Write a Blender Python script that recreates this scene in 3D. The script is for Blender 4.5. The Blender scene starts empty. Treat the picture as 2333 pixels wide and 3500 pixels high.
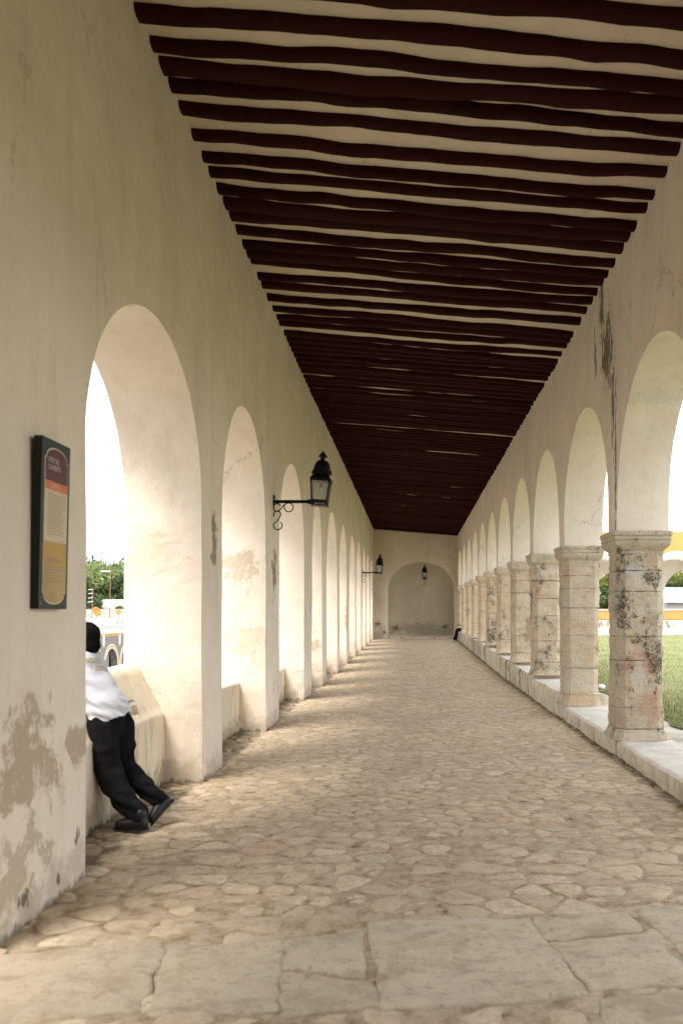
import bpy, bmesh, math, random
import numpy as np
from mathutils import Vector, Matrix, noise as mn
from mathutils.bvhtree import BVHTree
R = math.radians
random.seed(11)
scn = bpy.context.scene
COL = scn.collection

# ------------------------------------------------------------------ camera
EYE = 1.65
cam = bpy.data.cameras.new('camera')
camo = bpy.data.objects.new('camera', cam); COL.objects.link(camo)
camo.location = (0, 0, EYE); camo.rotation_euler = (R(90), 0, 0)
cam.sensor_fit = 'VERTICAL'; cam.sensor_height = 36; cam.sensor_width = 24
cam.lens = 30.61
cam.shift_x = -0.0693; cam.shift_y = 0.0991
cam.clip_start = 0.05; cam.clip_end = 1500
cam.dof.use_dof = True; cam.dof.focus_distance = 15; cam.dof.aperture_fstop = 2.8
scn.camera = camo
# ------------------------------------------------------------------ sky and sun
SUN_DIR = Vector((0.27, 0.52, -1.0)).normalized()      # the way the light travels
elev = math.asin(-SUN_DIR.z); az = math.atan2(-SUN_DIR.x, -SUN_DIR.y)
w = bpy.data.worlds.new('World'); scn.world = w; w.use_nodes = True
wt = w.node_tree; wt.nodes.clear()
def wn(t): return wt.nodes.new(t)
wo = wn('ShaderNodeOutputWorld'); bg = wn('ShaderNodeBackground'); sky = wn('ShaderNodeTexSky')
sky.sky_type = 'NISHITA'; sky.sun_disc = False; sky.sun_elevation = elev; sky.sun_rotation = az
sky.dust_density = 2.0; sky.air_density = 1.0
tc = wn('ShaderNodeTexCoord'); mp = wn('ShaderNodeMapping'); mp.inputs['Scale'].default_value = (1.5, 1.5, 4)
nz = wn('ShaderNodeTexNoise'); nz.inputs['Scale'].default_value = 1.6; nz.inputs['Detail'].default_value = 7
rp = wn('ShaderNodeValToRGB'); rp.color_ramp.elements[0].position = 0.38; rp.color_ramp.elements[1].position = 0.58
rp.color_ramp.elements[0].color = (.06, .06, .06, 1); rp.color_ramp.elements[1].color = (1, 1, 1, 1)
mx = wn('ShaderNodeMix'); mx.data_type = 'RGBA'
mx.inputs['B'].default_value = (9.6, 9.7, 9.8, 1)
wt.links.new(tc.outputs['Generated'], mp.inputs['Vector']); wt.links.new(mp.outputs[0], nz.inputs['Vector'])
wt.links.new(nz.outputs['Fac'], rp.inputs['Fac']); wt.links.new(rp.outputs['Color'], mx.inputs['Factor'])
wt.links.new(sky.outputs['Color'], mx.inputs['A']); wt.links.new(mx.outputs['Result'], bg.inputs['Color'])
bg.inputs['Strength'].default_value = 0.14
wt.links.new(bg.outputs[0], wo.inputs['Surface'])
sl = bpy.data.lights.new('sun', 'SUN'); sl.energy = 2.6; sl.angle = R(32); sl.color = (1, .955, .88)
so = bpy.data.objects.new('sun', sl); COL.objects.link(so)
so.rotation_euler = SUN_DIR.to_track_quat('-Z', 'Y').to_euler(); so.location = (-10, -20, 40)
scn.view_settings.view_transform = 'Standard'; scn.view_settings.look = 'None'
scn.view_settings.exposure = 1.42; scn.view_settings.gamma = 1
scn.render.engine = 'CYCLES'
scn.cycles.max_bounces = 10; scn.cycles.diffuse_bounces = 8

# ------------------------------------------------------------------ object helpers
ORG = {}
def tag(o, label=None, cat=None, group=None, kind=None):
    if label: o['label'] = label
    if cat: o['category'] = cat; o['kind'] = 'thing'
    if group: o['group'] = group
    if kind: o['kind'] = kind
    return o
def empty(name, loc, label=None, cat=None, group=None):
    o = bpy.data.objects.new(name, None); COL.objects.link(o); o.location = loc
    o.empty_display_size = .2
    ORG[o.name] = Vector(loc); return tag(o, label, cat, group)
def build(name, V, F, mat, parent=None, loc=None, smooth=True, attrs=None, fattr=None, angle=None):
    """V world coordinates; links ONE mesh object"""
    V = np.asarray(V, dtype=np.float64).reshape(-1, 3)
    org = Vector(loc) if loc is not None else (ORG[parent.name].copy() if parent else Vector((0, 0, 0)))
    me = bpy.data.meshes.new(name)
    me.from_pydata((V - np.array(org)).tolist(), [], F)
    if smooth: me.shade_smooth()
    if angle is not None: me.set_sharp_from_angle(angle=R(angle))
    for k, a in (attrs or {}).items():
        at = me.attributes.new(k, 'FLOAT', 'POINT'); at.data.foreach_set('value', np.asarray(a, dtype=np.float32))
    for k, a in (fattr or {}).items():
        at = me.attributes.new(k, 'FLOAT', 'FACE'); at.data.foreach_set('value', np.asarray(a, dtype=np.float32))
    for m in (mat if isinstance(mat, (list, tuple)) else [mat]): me.materials.append(m)
    o = bpy.data.objects.new(name, me); COL.objects.link(o)
    if parent:
        o.parent = parent; o.location = org - ORG[parent.name]
    else: o.location = org
    ORG[o.name] = org; return o
class MB:
    def __init__(s): s.v = []; s.f = []
    def add(s, V, F):
        n = len(s.v); s.v += [tuple(p) for p in V]; s.f += [tuple(i + n for i in f) for f in F]; return s
    def box(s, x0, x1, y0, y1, z0, z1):
        return s.add([(x0,y0,z0),(x1,y0,z0),(x1,y1,z0),(x0,y1,z0),(x0,y0,z1),(x1,y0,z1),(x1,y1,z1),(x0,y1,z1)],
                     [(0,3,2,1),(4,5,6,7),(0,1,5,4),(1,2,6,5),(2,3,7,6),(3,0,4,7)])
    def tube(s, pts, r, n=10, cap=True):
        pts = [Vector(p) for p in pts]; rs = r if isinstance(r, (list, tuple)) else [r] * len(pts)
        V = []; F = []; up = Vector((0, 0, 1)); prev = None
        for i, p in enumerate(pts):
            t = (pts[min(i+1, len(pts)-1)] - pts[max(i-1, 0)]).normalized()
            if prev is None:
                a = t.cross(up) if abs(t.dot(up)) < .95 else t.cross(Vector((1, 0, 0)))
            else: a = prev - t * prev.dot(t)
            a.normalize(); prev = a; b = t.cross(a)
            for k in range(n):
                g = 2 * math.pi * k / n; V.append(p + (a * math.cos(g) + b * math.sin(g)) * rs[i])
        for i in range(len(pts) - 1):
            for k in range(n):
                F.append((i*n+k, i*n+(k+1) % n, (i+1)*n+(k+1) % n, (i+1)*n+k))
        if cap: F.append(tuple(range(n-1, -1, -1))); F.append(tuple((len(pts)-1)*n+k for k in range(n)))
        return s.add(V, F)
    def rings(s, rings, cap=True):
        n = len(rings[0]); V = [p for r in rings for p in r]; F = []
        for i in range(len(rings) - 1):
            for k in range(n): F.append((i*n+k, i*n+(k+1) % n, (i+1)*n+(k+1) % n, (i+1)*n+k))
        if cap: F.append(tuple(range(n-1, -1, -1))); F.append(tuple((len(rings)-1)*n+k for k in range(n)))
        return s.add(V, F)
    def lathe(s, c, prof, n=20):
        return s.rings([[(c[0]+r*math.cos(2*math.pi*k/n), c[1]+r*math.sin(2*math.pi*k/n), c[2]+z) for k in range(n)] for r, z in prof])
    def obj(s, name, mat, parent=None, **k): return build(name, s.v, s.f, mat, parent, **k)

# ------------------------------------------------------------------ material helpers
class NT:
    def __init__(s, name, rough=.85, spec=.25):
        s.m = bpy.data.materials.new(name); s.m.use_nodes = True; s.t = s.m.node_tree
        s.b = s.t.nodes['Principled BSDF']; s.b.inputs['Roughness'].default_value = rough
        s.b.inputs['Specular IOR Level'].default_value = spec
        s.geo = s.t.nodes.new('ShaderNodeNewGeometry'); s.P = s.geo.outputs['Position']; s.hh = None
    def L(s, a, b): s.t.links.new(a, b)
    def inp(s, sock, v):
        if hasattr(v, 'is_output'): s.L(v, sock)
        elif isinstance(v, (tuple, list)): sock.default_value = tuple(v) + ((1,) if len(v) == 3 and sock.type == 'RGBA' else ())
        else: sock.default_value = v
    def scale(s, sc, v=None, off=(0, 0, 0)):
        n = s.t.nodes.new('ShaderNodeMapping'); n.inputs['Scale'].default_value = sc; n.inputs['Location'].default_value = off
        s.L(v or s.P, n.inputs['Vector']); return n.outputs[0]
    def noise(s, scale, detail=4, rough=.55, v=None, dist=0, color=False):
        n = s.t.nodes.new('ShaderNodeTexNoise'); n.inputs['Scale'].default_value = scale; n.inputs['Detail'].default_value = detail
        n.inputs['Roughness'].default_value = rough; n.inputs['Distortion'].default_value = dist
        s.L(v or s.P, n.inputs['Vector']); return n.outputs['Color' if color else 'Fac']
    def voro(s, scale, v=None, feature='F1', out='Distance'):
        n = s.t.nodes.new('ShaderNodeTexVoronoi'); n.feature = feature; n.inputs['Scale'].default_value = scale
        s.L(v or s.P, n.inputs['Vector']); return n.outputs[out]
    def ramp(s, fac, a, b, ca=0., cb=1.):
        n = s.t.nodes.new('ShaderNodeMapRange'); n.interpolation_type = 'SMOOTHSTEP'
        n.inputs['From Min'].default_value = a; n.inputs['From Max'].default_value = b
        n.inputs['To Min'].default_value = ca; n.inputs['To Max'].default_value = cb
        s.L(fac, n.inputs['Value']); return n.outputs[0]
    def cramp(s, fac, stops):
        n = s.t.nodes.new('ShaderNodeValToRGB'); e = n.color_ramp.elements
        while len(e) < len(stops): e.new(.5)
        for el, (p, c) in zip(e, stops): el.position = p; el.color = tuple(c) + (1,)
        s.inp(n.inputs['Fac'], fac); return n.outputs['Color']
    def math(s, op, a, b=0.):
        n = s.t.nodes.new('ShaderNodeMath'); n.operation = op; s.inp(n.inputs[0], a); s.inp(n.inputs[1], b); return n.outputs[0]
    def vmath(s, op, a, b=None, out=0):
        n = s.t.nodes.new('ShaderNodeVectorMath'); n.operation = op; s.inp(n.inputs[0], a)
        if b is not None: s.inp(n.inputs[1], b)
        return n.outputs['Value'] if op == 'LENGTH' else n.outputs[0]
    def mix(s, f, a, b, mode='MIX'):
        n = s.t.nodes.new('ShaderNodeMix'); n.data_type = 'RGBA'; n.blend_type = mode; n.clamp_factor = True
        s.inp(n.inputs['Factor'], f); s.inp(n.inputs['A'], a); s.inp(n.inputs['B'], b); return n.outputs['Result']
    def attr(s, name):
        n = s.t.nodes.new('ShaderNodeAttribute'); n.attribute_name = name; return n.outputs['Fac']
    def sep(s):
        n = s.t.nodes.new('ShaderNodeSeparateXYZ'); s.L(s.P, n.inputs[0]); return n.outputs
    def spot(s, c, r, wob, k=1.0, soft=.12):
        """1 inside a ragged ellipsoid at world c with radii r"""
        d = s.vmath('SUBTRACT', s.P, tuple(c)); d = s.vmath('MULTIPLY', d, tuple(1 / q for q in r))
        l = s.vmath('LENGTH', d); l = s.math('SUBTRACT', 1.0, l)
        l = s.math('ADD', l, s.math('MULTIPLY', s.math('SUBTRACT', s.ramp(wob, .28, .72), .5), k*.75))
        return s.ramp(l, 0.0, soft)
    def bump(s, h, strength=.3, dist=.01):
        n = s.t.nodes.new('ShaderNodeBump'); n.inputs['Strength'].default_value = strength; n.inputs['Distance'].default_value = dist
        s.L(h, n.inputs['Height'])
        if s.hh is not None: s.L(s.hh, n.inputs['Normal'])
        s.hh = n.outputs[0]; s.L(s.hh, s.b.inputs['Normal'])
    def done(s, color=None, rough=None):
        if color is not None: s.inp(s.b.inputs['Base Color'], color)
        if rough is not None: s.inp(s.b.inputs['Roughness'], rough)
        return s.m

def simple(name, c, rough=.7, spec=.3, var=.15, sc=8, metal=0., bump=0.):
    n = NT(name, rough, spec); f = n.noise(sc, 5)
    n.b.inputs['Metallic'].default_value = metal
    if bump: n.bump(n.noise(sc*3, 5), bump, .01)
    return n.done(n.mix(n.ramp(f, .3, .7), tuple(q*(1-var) for q in c), tuple(min(1, q*(1+var)) for q in c)))

CREAM = (.725, .635, .525)
def plaster(name, base=CREAM, spots=(), molds=(), dirt=.5, drips=False, chips=True):
    n = NT(name, .93, .12)
    f1 = n.noise(.8, 5, .6); f2 = n.noise(4, 6, .65); streak = n.noise(1, 5, .6, v=n.scale((5, 5, .55)))
    c = n.mix(n.ramp(f1, .3, .7), tuple(q*.93 for q in base), tuple(min(.9, q*1.07) for q in base))
    c = n.mix(n.math('MULTIPLY', n.ramp(f2, .45, .75), .35), c, (base[0]*.93, base[1]*.86, base[2]*.76))
    c = n.mix(n.math('MULTIPLY', n.ramp(streak, .52, .72), .32), c, (base[0]*.74, base[1]*.72, base[2]*.68))
    pink = n.ramp(n.noise(9, 6, .75), .63, .70)
    c = n.mix(n.math('MULTIPLY', pink, .35), c, (base[0]*.95, base[1]*.74, base[2]*.58))
    wob = n.noise(5.5, 8, .68); wob2 = n.noise(14, 8, .7, v=n.scale((1, 1, .35)))
    z = n.sep()[2]
    if dirt:
        g = n.math('ADD', n.ramp(z, .55, -.05), n.math('MULTIPLY', n.math('SUBTRACT', wob, .5), 2.2))
        g = n.ramp(g, .45, .95)
        c = n.mix(n.math('MULTIPLY', g, dirt), c, (.36, .29, .20))
        g2 = n.ramp(n.math('ADD', n.ramp(z, .16, -.02), n.math('MULTIPLY', n.math('SUBTRACT', wob2, .5), 1.8)), .75, 1.0)
        c = n.mix(n.math('MULTIPLY', g2, dirt*1.3), c, (.10, .085, .06))
    if drips:
        dr = n.ramp(n.noise(1, 7, .7, v=n.scale((7, 7, .8))), .50, .66)
        dr = n.math('MULTIPLY', dr, n.ramp(n.noise(1.6, 5, .6), .40, .62))
        c = n.mix(n.math('MULTIPLY', dr, .8), c, (.34, .27, .18))
    hsum = None
    for cc, r, col, *k in spots:
        kk = k[0] if k else 1.6
        m = n.spot(cc, r, wob, kk, .5); m = n.math('MULTIPLY', m, n.ramp(n.noise(22, 5, .7), .25, .5, .55, 1.))
        c = n.mix(m, c, col); hsum = m if hsum is None else n.math('MAXIMUM', hsum, m)
    for cc, r in molds:
        m = n.spot(cc, r, wob2, 2.4, .3)
        c = n.mix(n.math('MULTIPLY', m, .85), c, (.10, .09, .065))
    if chips:
        ch = n.ramp(n.noise(11, 3, .5, v=n.scale((1.3, 1.3, .6))), .765, .79)
        c = n.mix(n.math('MULTIPLY', ch, .75), c, (.16, .12, .07))
    dv = n.t.nodes.new('ShaderNodeVectorMath'); dv.operation = 'ADD'; n.L(n.P, dv.inputs[0])
    sc_ = n.vmath('MULTIPLY', n.noise(1.8, 6, .7, color=True), (.9, .9, .9)); n.L(sc_, dv.inputs[1])
    ck = n.ramp(n.voro(.55, v=dv.outputs[0], feature='DISTANCE_TO_EDGE'), .010, .0)
    ck = n.math('MULTIPLY', ck, n.ramp(n.noise(1.1, 4), .52, .60))
    c = n.mix(n.math('MULTIPLY', ck, .55), c, (.30, .24, .17))
    n.bump(n.noise(2.6, 4, .5, v=n.scale((1, 1, 1.6)), dist=.5), .28, .03)
    if hsum is not None: n.bump(n.math('MULTIPLY', n.math('MULTIPLY', hsum, -1.), n.ramp(wob, .2, .8, .4, 1.)), .4, .012)
    n.bump(f2, .6, .025); n.bump(n.noise(30, 6, .6), .3, .006); n.bump(n.noise(1.7, 3), .5, .05)
    return n.done(c)

M = {}
TAN = (.45, .365, .26); PEACH = (.68, .55, .42)
M['wall_left'] = plaster('plaster_left', spots=[((-2.05, 4.62, .84), (.3, .50, .30), TAN, 1.9), ((-2.05, 5.30, .88), (.2, .22, .17), TAN, 1.9), ((-2.05, 4.5, .3), (.2, .35, .25), (.5,.42,.31), 2.0),
    ((-2.60, 8.47, 2.18), (.26, .12, .30), PEACH, 1.7), ((-2.42, 12.17, 2.30), (.3, .12, .24), (.54, .44, .32), 1.9), ((-2.05, 9.0, 2.42), (.12, .16, .26), (.30, .23, .16), 2.0),
    ((-2.60, 16.5, 1.02), (.16, .12, .4), PEACH, 1.9), ((-2.27, 19.7, .98), (.24, .1, .28), (.5, .41, .3), 1.8), ((-2.05, 12.9, 2.3), (.1, .25, .3), (.32, .25, .17), 1.9),
    ((-2.3, 12.17, 1.25), (.3, .1, .25), (.62, .52, .40), 1.8), ((-2.05, 27.4, 1.5), (.1, .35, .5), (.5, .38, .26), 1.7)],
    molds=[((-2.05, 5.32, .27), (.06, .05, .06)), ((-2.05, 4.62, .14), (.06, .07, .05)), ((-2.05, 5.05, .1), (.03, .03, .04))])
M['wall_right'] = plaster('plaster_right', base=(.72, .64, .54), dirt=0,
    spots=[((2.363, 10.6, 4.9), (.2, .35, .6), (.60, .52, .41), 1.6), ((2.7, 9.6, 4.1), (.4, .2, .15), (.66, .61, .52), 1.8)],
    molds=[((2.363, 10.62, 4.85), (.12, .28, .42)), ((2.363, 10.3, 4.2), (.1, .07, .55)), ((2.363, 10.16, 3.4), (.08, .045, .9)), ((2.363, 10.9, 5.5), (.1, .12, .4)),
           ((2.363, 11.3, 5.0), (.1, .06, .25))])
M['wall_end'] = plaster('plaster_end', dirt=.0, spots=[((-1.8, 45.9, 1.05), (.35, .4, .25), (.56, .49, .40), 2.), ((-1.7, 45.9, .55), (.35, .4, .3), (.56, .48, .38), 2.)],
    molds=[((-1.85, 45.9, 1.1), (.20, .3, .07)), ((-1.5, 45.9, .65), (.12, .3, .07))])
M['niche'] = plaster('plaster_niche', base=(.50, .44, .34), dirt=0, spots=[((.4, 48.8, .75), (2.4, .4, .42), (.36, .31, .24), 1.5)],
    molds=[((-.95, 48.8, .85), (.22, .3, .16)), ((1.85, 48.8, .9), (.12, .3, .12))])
M['parapet'] = plaster('plaster_parapet', base=(.66, .57, .43), dirt=.85, drips=True)
M['ceiling'] = plaster('plaster_ceiling', base=(.60, .52, .41), dirt=0, chips=False)
M['far_white'] = plaster('plaster_far_white', base=(.78, .76, .72), dirt=0, chips=False)
M['far_yellow'] = simple('yellow_limewash', (.44, .25, .085), .9, .1, .08, .6)
M['ochre'] = simple('ochre_trim', (.66, .40, .12), .9, .1, .08, 2)
M['far_stone'] = simple('grey_rubble', (.27, .25, .22), .95, .1, .45, 9, bump=.5)

def stone_mat():
    n = NT('weathered_limestone', .95, .1)
    blk = n.attr('block'); joint = n.attr('joint'); mold = n.attr('mold'); hue = n.attr('hue')
    c = n.cramp(blk, [(0, (.60, .48, .32)), (.35, (.68, .54, .36)), (.65, (.71, .61, .46)), (1, (.68, .51, .32))])
    c = n.mix(n.math('MULTIPLY', hue, .75), c, (.62, .445, .27))
    f = n.noise(7, 8, .7); f3 = n.noise(28, 7, .72)
    c = n.mix(n.math('MULTIPLY', n.ramp(f, .35, .65), .55), c, (.72, .64, .52))
    c = n.mix(n.math('MULTIPLY', n.ramp(n.noise(3.1, 5, .6), .52, .68), .5), c, (.52, .32, .22))
    grey = n.ramp(n.noise(2.4, 6, .65, v=n.scale((1, 1, 1), off=(7, 3, 2))), .46, .66)
    c = n.mix(n.math('MULTIPLY', grey, .22), c, (.36, .33, .29))
    pits = n.ramp(f3, .60, .68)
    c = n.mix(n.math('MULTIPLY', pits, .5), c, (.27, .205, .135))
    # black lichen: broad soft patches by the column's own amount, broken up by finer noise
    big = n.math('ADD', n.noise(2.3, 4, .6, v=n.scale((1, 1, .75), off=(1, 5, 9))), n.math('MULTIPLY', mold, .17))
    fine = n.noise(9, 9, .78, v=n.scale((1, 1, .8)))
    mo = n.math('ADD', n.math('MULTIPLY', big, .75), n.math('MULTIPLY', fine, 1.05))
    mo = n.ramp(mo, 1.0, 1.16); mo = n.math('MULTIPLY', mo, n.ramp(n.noise(34, 6, .8), .30, .56))
    c = n.mix(n.math('MULTIPLY', mo, .92), c, (.075, .062, .046))
    wb = n.noise(7, 8, .7)
    for cc_, r_, col_ in (((2.66, 10.05, 1.06), (.20, .25, .13), (.60, .36, .25)), ((2.76, 10.05, .62), (.17, .25, .22), (.60, .38, .26)), ((2.60, 10.05, .9), (.10, .2, .22), (.70, .63, .52)),
                          ((2.58, 10.05, 2.12), (.11, .2, .12), (.72, .66, .58)), ((2.6, 13.55, .33), (.3, .3, .13), (.62, .46, .29)), ((2.75, 20.55, 1.25), (.12, .2, .3), (.38, .27, .17))):
        c = n.mix(n.math('MULTIPLY', n.spot(cc_, r_, wb, 1.5, .2), .75), c, col_)
    for cc_, r_ in (((2.80, 10.05, 1.05), (.09, .2, .28)), ((2.45, 10.1, 1.66), (.12, .2, .22)), ((2.78, 10.05, 2.05), (.12, .2, .10)), ((2.6, 27.55, 1.05), (.25, .2, .45))):
        c = n.mix(n.math('MULTIPLY', n.math('MULTIPLY', n.spot(cc_, r_, wb, 2.2, .3), n.ramp(n.noise(26, 7, .8), .38, .56)), .9), c, (.085, .07, .05))
    lime = n.ramp(n.noise(3.7, 8, .7, v=n.scale((1, 1, 1), off=(4, 8, 1))), .60, .66)
    c = n.mix(n.math('MULTIPLY', lime, .55), c, (.68, .62, .54))
    jd = n.ramp(n.math('ADD', joint, n.math('MULTIPLY', n.math('SUBTRACT', n.noise(6, 5, .7), .5), 2.6)), .60, .95)
    c = n.mix(n.math('MULTIPLY', jd, .9), c, (.085, .068, .048))
    n.bump(f, .9, .045); n.bump(f3, .9, .02); n.bump(mo, .6, -.012)
    return n.done(c)
M['stone'] = stone_mat()
def plaster_patch(name, col):
    n = NT(name, .95, .1); f = n.noise(12, 7, .7)
    c = n.mix(n.ramp(f, .35, .65), col, tuple(min(.8, q*1.35) for q in col)); n.bump(n.noise(20, 7, .7), .6, .02); return n.done(c)
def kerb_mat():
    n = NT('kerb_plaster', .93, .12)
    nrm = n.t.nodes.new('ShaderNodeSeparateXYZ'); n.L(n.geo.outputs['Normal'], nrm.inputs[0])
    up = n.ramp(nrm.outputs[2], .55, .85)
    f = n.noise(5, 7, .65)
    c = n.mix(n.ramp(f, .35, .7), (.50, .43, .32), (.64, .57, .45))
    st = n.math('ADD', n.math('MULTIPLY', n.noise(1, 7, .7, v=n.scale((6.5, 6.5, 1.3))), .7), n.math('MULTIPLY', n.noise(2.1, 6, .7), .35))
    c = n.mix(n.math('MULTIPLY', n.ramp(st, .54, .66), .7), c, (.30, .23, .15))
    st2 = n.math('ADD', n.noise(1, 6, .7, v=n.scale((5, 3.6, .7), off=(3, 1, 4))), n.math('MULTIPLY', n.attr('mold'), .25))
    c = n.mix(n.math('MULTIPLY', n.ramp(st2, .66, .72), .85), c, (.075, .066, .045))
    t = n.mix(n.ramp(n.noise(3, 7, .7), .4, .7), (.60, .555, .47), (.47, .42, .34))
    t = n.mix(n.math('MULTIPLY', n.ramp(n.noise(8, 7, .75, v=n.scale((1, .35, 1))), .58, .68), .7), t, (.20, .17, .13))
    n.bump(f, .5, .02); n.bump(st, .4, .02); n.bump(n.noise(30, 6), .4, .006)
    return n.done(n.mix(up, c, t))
M['kerb'] = kerb_mat()
def cobble_mat():
    n = NT('worn_cobbles', .72, .3)
    r = n.attr('rnd')
    c = n.cramp(r, [(0, (.53, .42, .28)), (.3, (.59, .475, .325)), (.6, (.64, .52, .355)), (.88, (.68, .57, .41)), (.94, (.57, .42, .30)), (.98, (.56, .37, .25)), (.992, (.55, .43, .26)), (1., (.42, .40, .38))])
    f = n.noise(14, 8, .72); f2 = n.noise(3.2, 6, .65)
    c = n.mix(n.math('MULTIPLY', n.ramp(f, .42, .66), .6), c, (.40, .305, .21))
    c = n.mix(n.math('MULTIPLY', n.ramp(f2, .38, .7), .55), c, (.60, .48, .34))
    c = n.mix(n.math('MULTIPLY', n.ramp(n.noise(6, 6, .7), .60, .72), .5), c, (.50, .31, .20))
    pit = n.ramp(n.noise(38, 6, .75), .63, .7)
    c = n.mix(n.math('MULTIPLY', pit, .6), c, (.13, .10, .07))
    eg = n.math('ADD', n.attr('edge'), n.math('MULTIPLY', n.math('SUBTRACT', n.noise(8, 6, .7), .5), 2.2))
    c = n.mix(n.math('MULTIPLY', n.ramp(eg, .45, 1.25), .62), c, (.22, .165, .105))
    fl = n.noise(20, 7, .78)
    c = n.mix(n.math('MULTIPLY', n.ramp(fl, .53, .65), .6), c, (.29, .22, .145))
    c = n.mix(n.math('MULTIPLY', n.ramp(n.noise(5.5, 7, .74, v=n.scale((.6, 1.5, 1), off=(3, 6, 0))), .54, .66), .55), c, (.30, .235, .16))
    c = n.mix(n.math('MULTIPLY', n.ramp(n.noise(10, 6, .75, v=n.scale((1, 1, 1), off=(9, 1, 0))), .60, .68), .45), c, (.52, .315, .19))
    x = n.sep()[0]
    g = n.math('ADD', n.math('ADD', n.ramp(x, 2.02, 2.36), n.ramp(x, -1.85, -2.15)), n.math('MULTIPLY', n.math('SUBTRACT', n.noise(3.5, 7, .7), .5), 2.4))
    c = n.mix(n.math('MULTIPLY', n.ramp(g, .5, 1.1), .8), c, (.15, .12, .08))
    grime = n.ramp(n.noise(1.3, 7, .68, v=n.scale((1, 1, 1), off=(2, 2, 0))), .48, .64)
    c = n.mix(n.math('MULTIPLY', grime, .35), c, (.27, .215, .155))
    n.bump(f, .8, .014); n.bump(n.noise(45, 6, .7), .6, .005); n.bump(n.noise(7, 5, .6), .7, .035)
    return n.done(c, n.ramp(f, .3, .7, .62, .85))
M['cobble'] = cobble_mat()
def slab_mat():
    n = NT('large_slabs', .75, .3); r = n.attr('rnd')
    c = n.cramp(r, [(0, (.51, .42, .295)), (.5, (.57, .48, .345)), (1, (.62, .535, .40))])
    f = n.noise(7, 9, .72); f2 = n.noise(2.1, 5, .6)
    c = n.mix(n.math('MULTIPLY', n.ramp(f, .45, .68), .55), c, (.37, .295, .215))
    c = n.mix(n.math('MULTIPLY', n.ramp(f2, .45, .7), .45), c, (.49, .42, .335))
    c = n.mix(n.math('MULTIPLY', n.ramp(n.noise(5, 6, .7, v=n.scale((1, 1, 1), off=(5, 2, 0))), .60, .70), .45), c, (.42, .27, .18))
    pit = n.ramp(n.noise(24, 5, .7), .655, .70)
    c = n.mix(n.math('MULTIPLY', pit, .75), c, (.12, .095, .065))
    eg = n.math('ADD', n.attr('edge'), n.math('MULTIPLY', n.math('SUBTRACT', n.noise(8, 6, .7), .5), 2.2))
    c = n.mix(n.math('MULTIPLY', n.ramp(eg, .6, 1.5), .5), c, (.26, .195, .13))
    fl = n.noise(20, 7, .78)
    c = n.mix(n.math('MULTIPLY', n.ramp(fl, .53, .65), .6), c, (.29, .22, .145))
    c = n.mix(n.math('MULTIPLY', n.ramp(n.noise(5.5, 7, .74, v=n.scale((.6, 1.5, 1), off=(3, 6, 0))), .54, .66), .55), c, (.30, .235, .16))
    c = n.mix(n.math('MULTIPLY', n.ramp(n.noise(10, 6, .75, v=n.scale((1, 1, 1), off=(9, 1, 0))), .60, .68), .45), c, (.52, .315, .19))
    grime = n.ramp(n.noise(2.6, 8, .72, v=n.scale((1, 1, 1), off=(2, 7, 0))), .50, .62)
    c = n.mix(n.math('MULTIPLY', grime, .6), c, (.36, .285, .195))
    n.bump(f, .9, .03); n.bump(n.noise(40, 6, .7), .6, .006)
    return n.done(c)
M['slab'] = slab_mat()
def mortar_mat():
    n = NT('joint_mortar', .95, .1); f = n.noise(9, 8, .75)
    c = n.cramp(f, [(.30, (.11, .08, .05)), (.42, (.40, .30, .19)), (.56, (.54, .435, .31)), (.75, (.61, .50, .365))])
    c = n.mix(n.math('MULTIPLY', n.ramp(n.noise(1.7, 6, .7), .55, .7), .4), c, (.20, .17, .11))
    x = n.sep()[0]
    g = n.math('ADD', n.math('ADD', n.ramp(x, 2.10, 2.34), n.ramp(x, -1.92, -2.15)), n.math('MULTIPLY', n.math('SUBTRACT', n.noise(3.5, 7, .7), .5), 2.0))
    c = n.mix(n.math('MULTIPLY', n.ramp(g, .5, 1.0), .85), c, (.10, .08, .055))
    n.bump(f, .9, .03); n.bump(n.noise(50, 6, .7), .8, .008)
    return n.done(c)
M['mortar'] = mortar_mat()
def beam_mat():
    n = NT('dark_red_beams', .85, .08); f = n.noise(3, 6, .6, v=n.scale((1.2, 9, 9)))
    c = n.mix(n.ramp(f, .35, .65), (.014, .0021, .0013), (.024, .0038, .0024))
    oi = n.t.nodes.new('ShaderNodeObjectInfo')
    c = n.mix(n.ramp(oi.outputs['Random'], .1, 1.), c, (.028, .005, .003))
    c = n.mix(n.ramp(n.noise(2.2, 6, .7, v=n.scale((1, 4, 4))), .60, .70), c, (.020, .012, .007))
    c = n.mix(n.ramp(n.noise(4, 6, .75, v=n.scale((.5, 9, 9))), .66, .70), c, (.006, .003, .002))
    n.bump(f, .7, .02); return n.done(c)
M['beam'] = beam_mat()
M['iron'] = simple('black_iron', (.004, .0045, .004), .5, .18, .3, 30)
M['black_cloth'] = simple('black_cloth', (.010, .010, .011), .95, .08, .35, 9)
M['shoe'] = simple('black_leather', (.008, .008, .008), .5, .4, .2, 20)
M['shirt'] = simple('white_cotton', (.56, .57, .61), .9, .1, .03, 14, bump=.15)
M['skin'] = simple('tan_skin', (.36, .20, .125), .55, .35, .06, 20)
M['cap'] = simple('black_knit', (.006, .006, .007), .95, .05, .3, 60, bump=.5)
M['gold_print'] = simple('gold_print', (.40, .25, .10), .8, .1, .2, 40)
M['paper'] = simple('paper', (.72, .72, .68), .6, .2, .05, 20)
M['paper_green'] = simple('green_print', (.16, .22, .10), .6, .2, .1, 20)
M['paper_brown'] = simple('brown_print', (.48, .36, .26), .6, .2, .1, 20)
M['denim'] = simple('dark_trousers', (.012, .013, .018), .9, .1, .3, 30)
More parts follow.
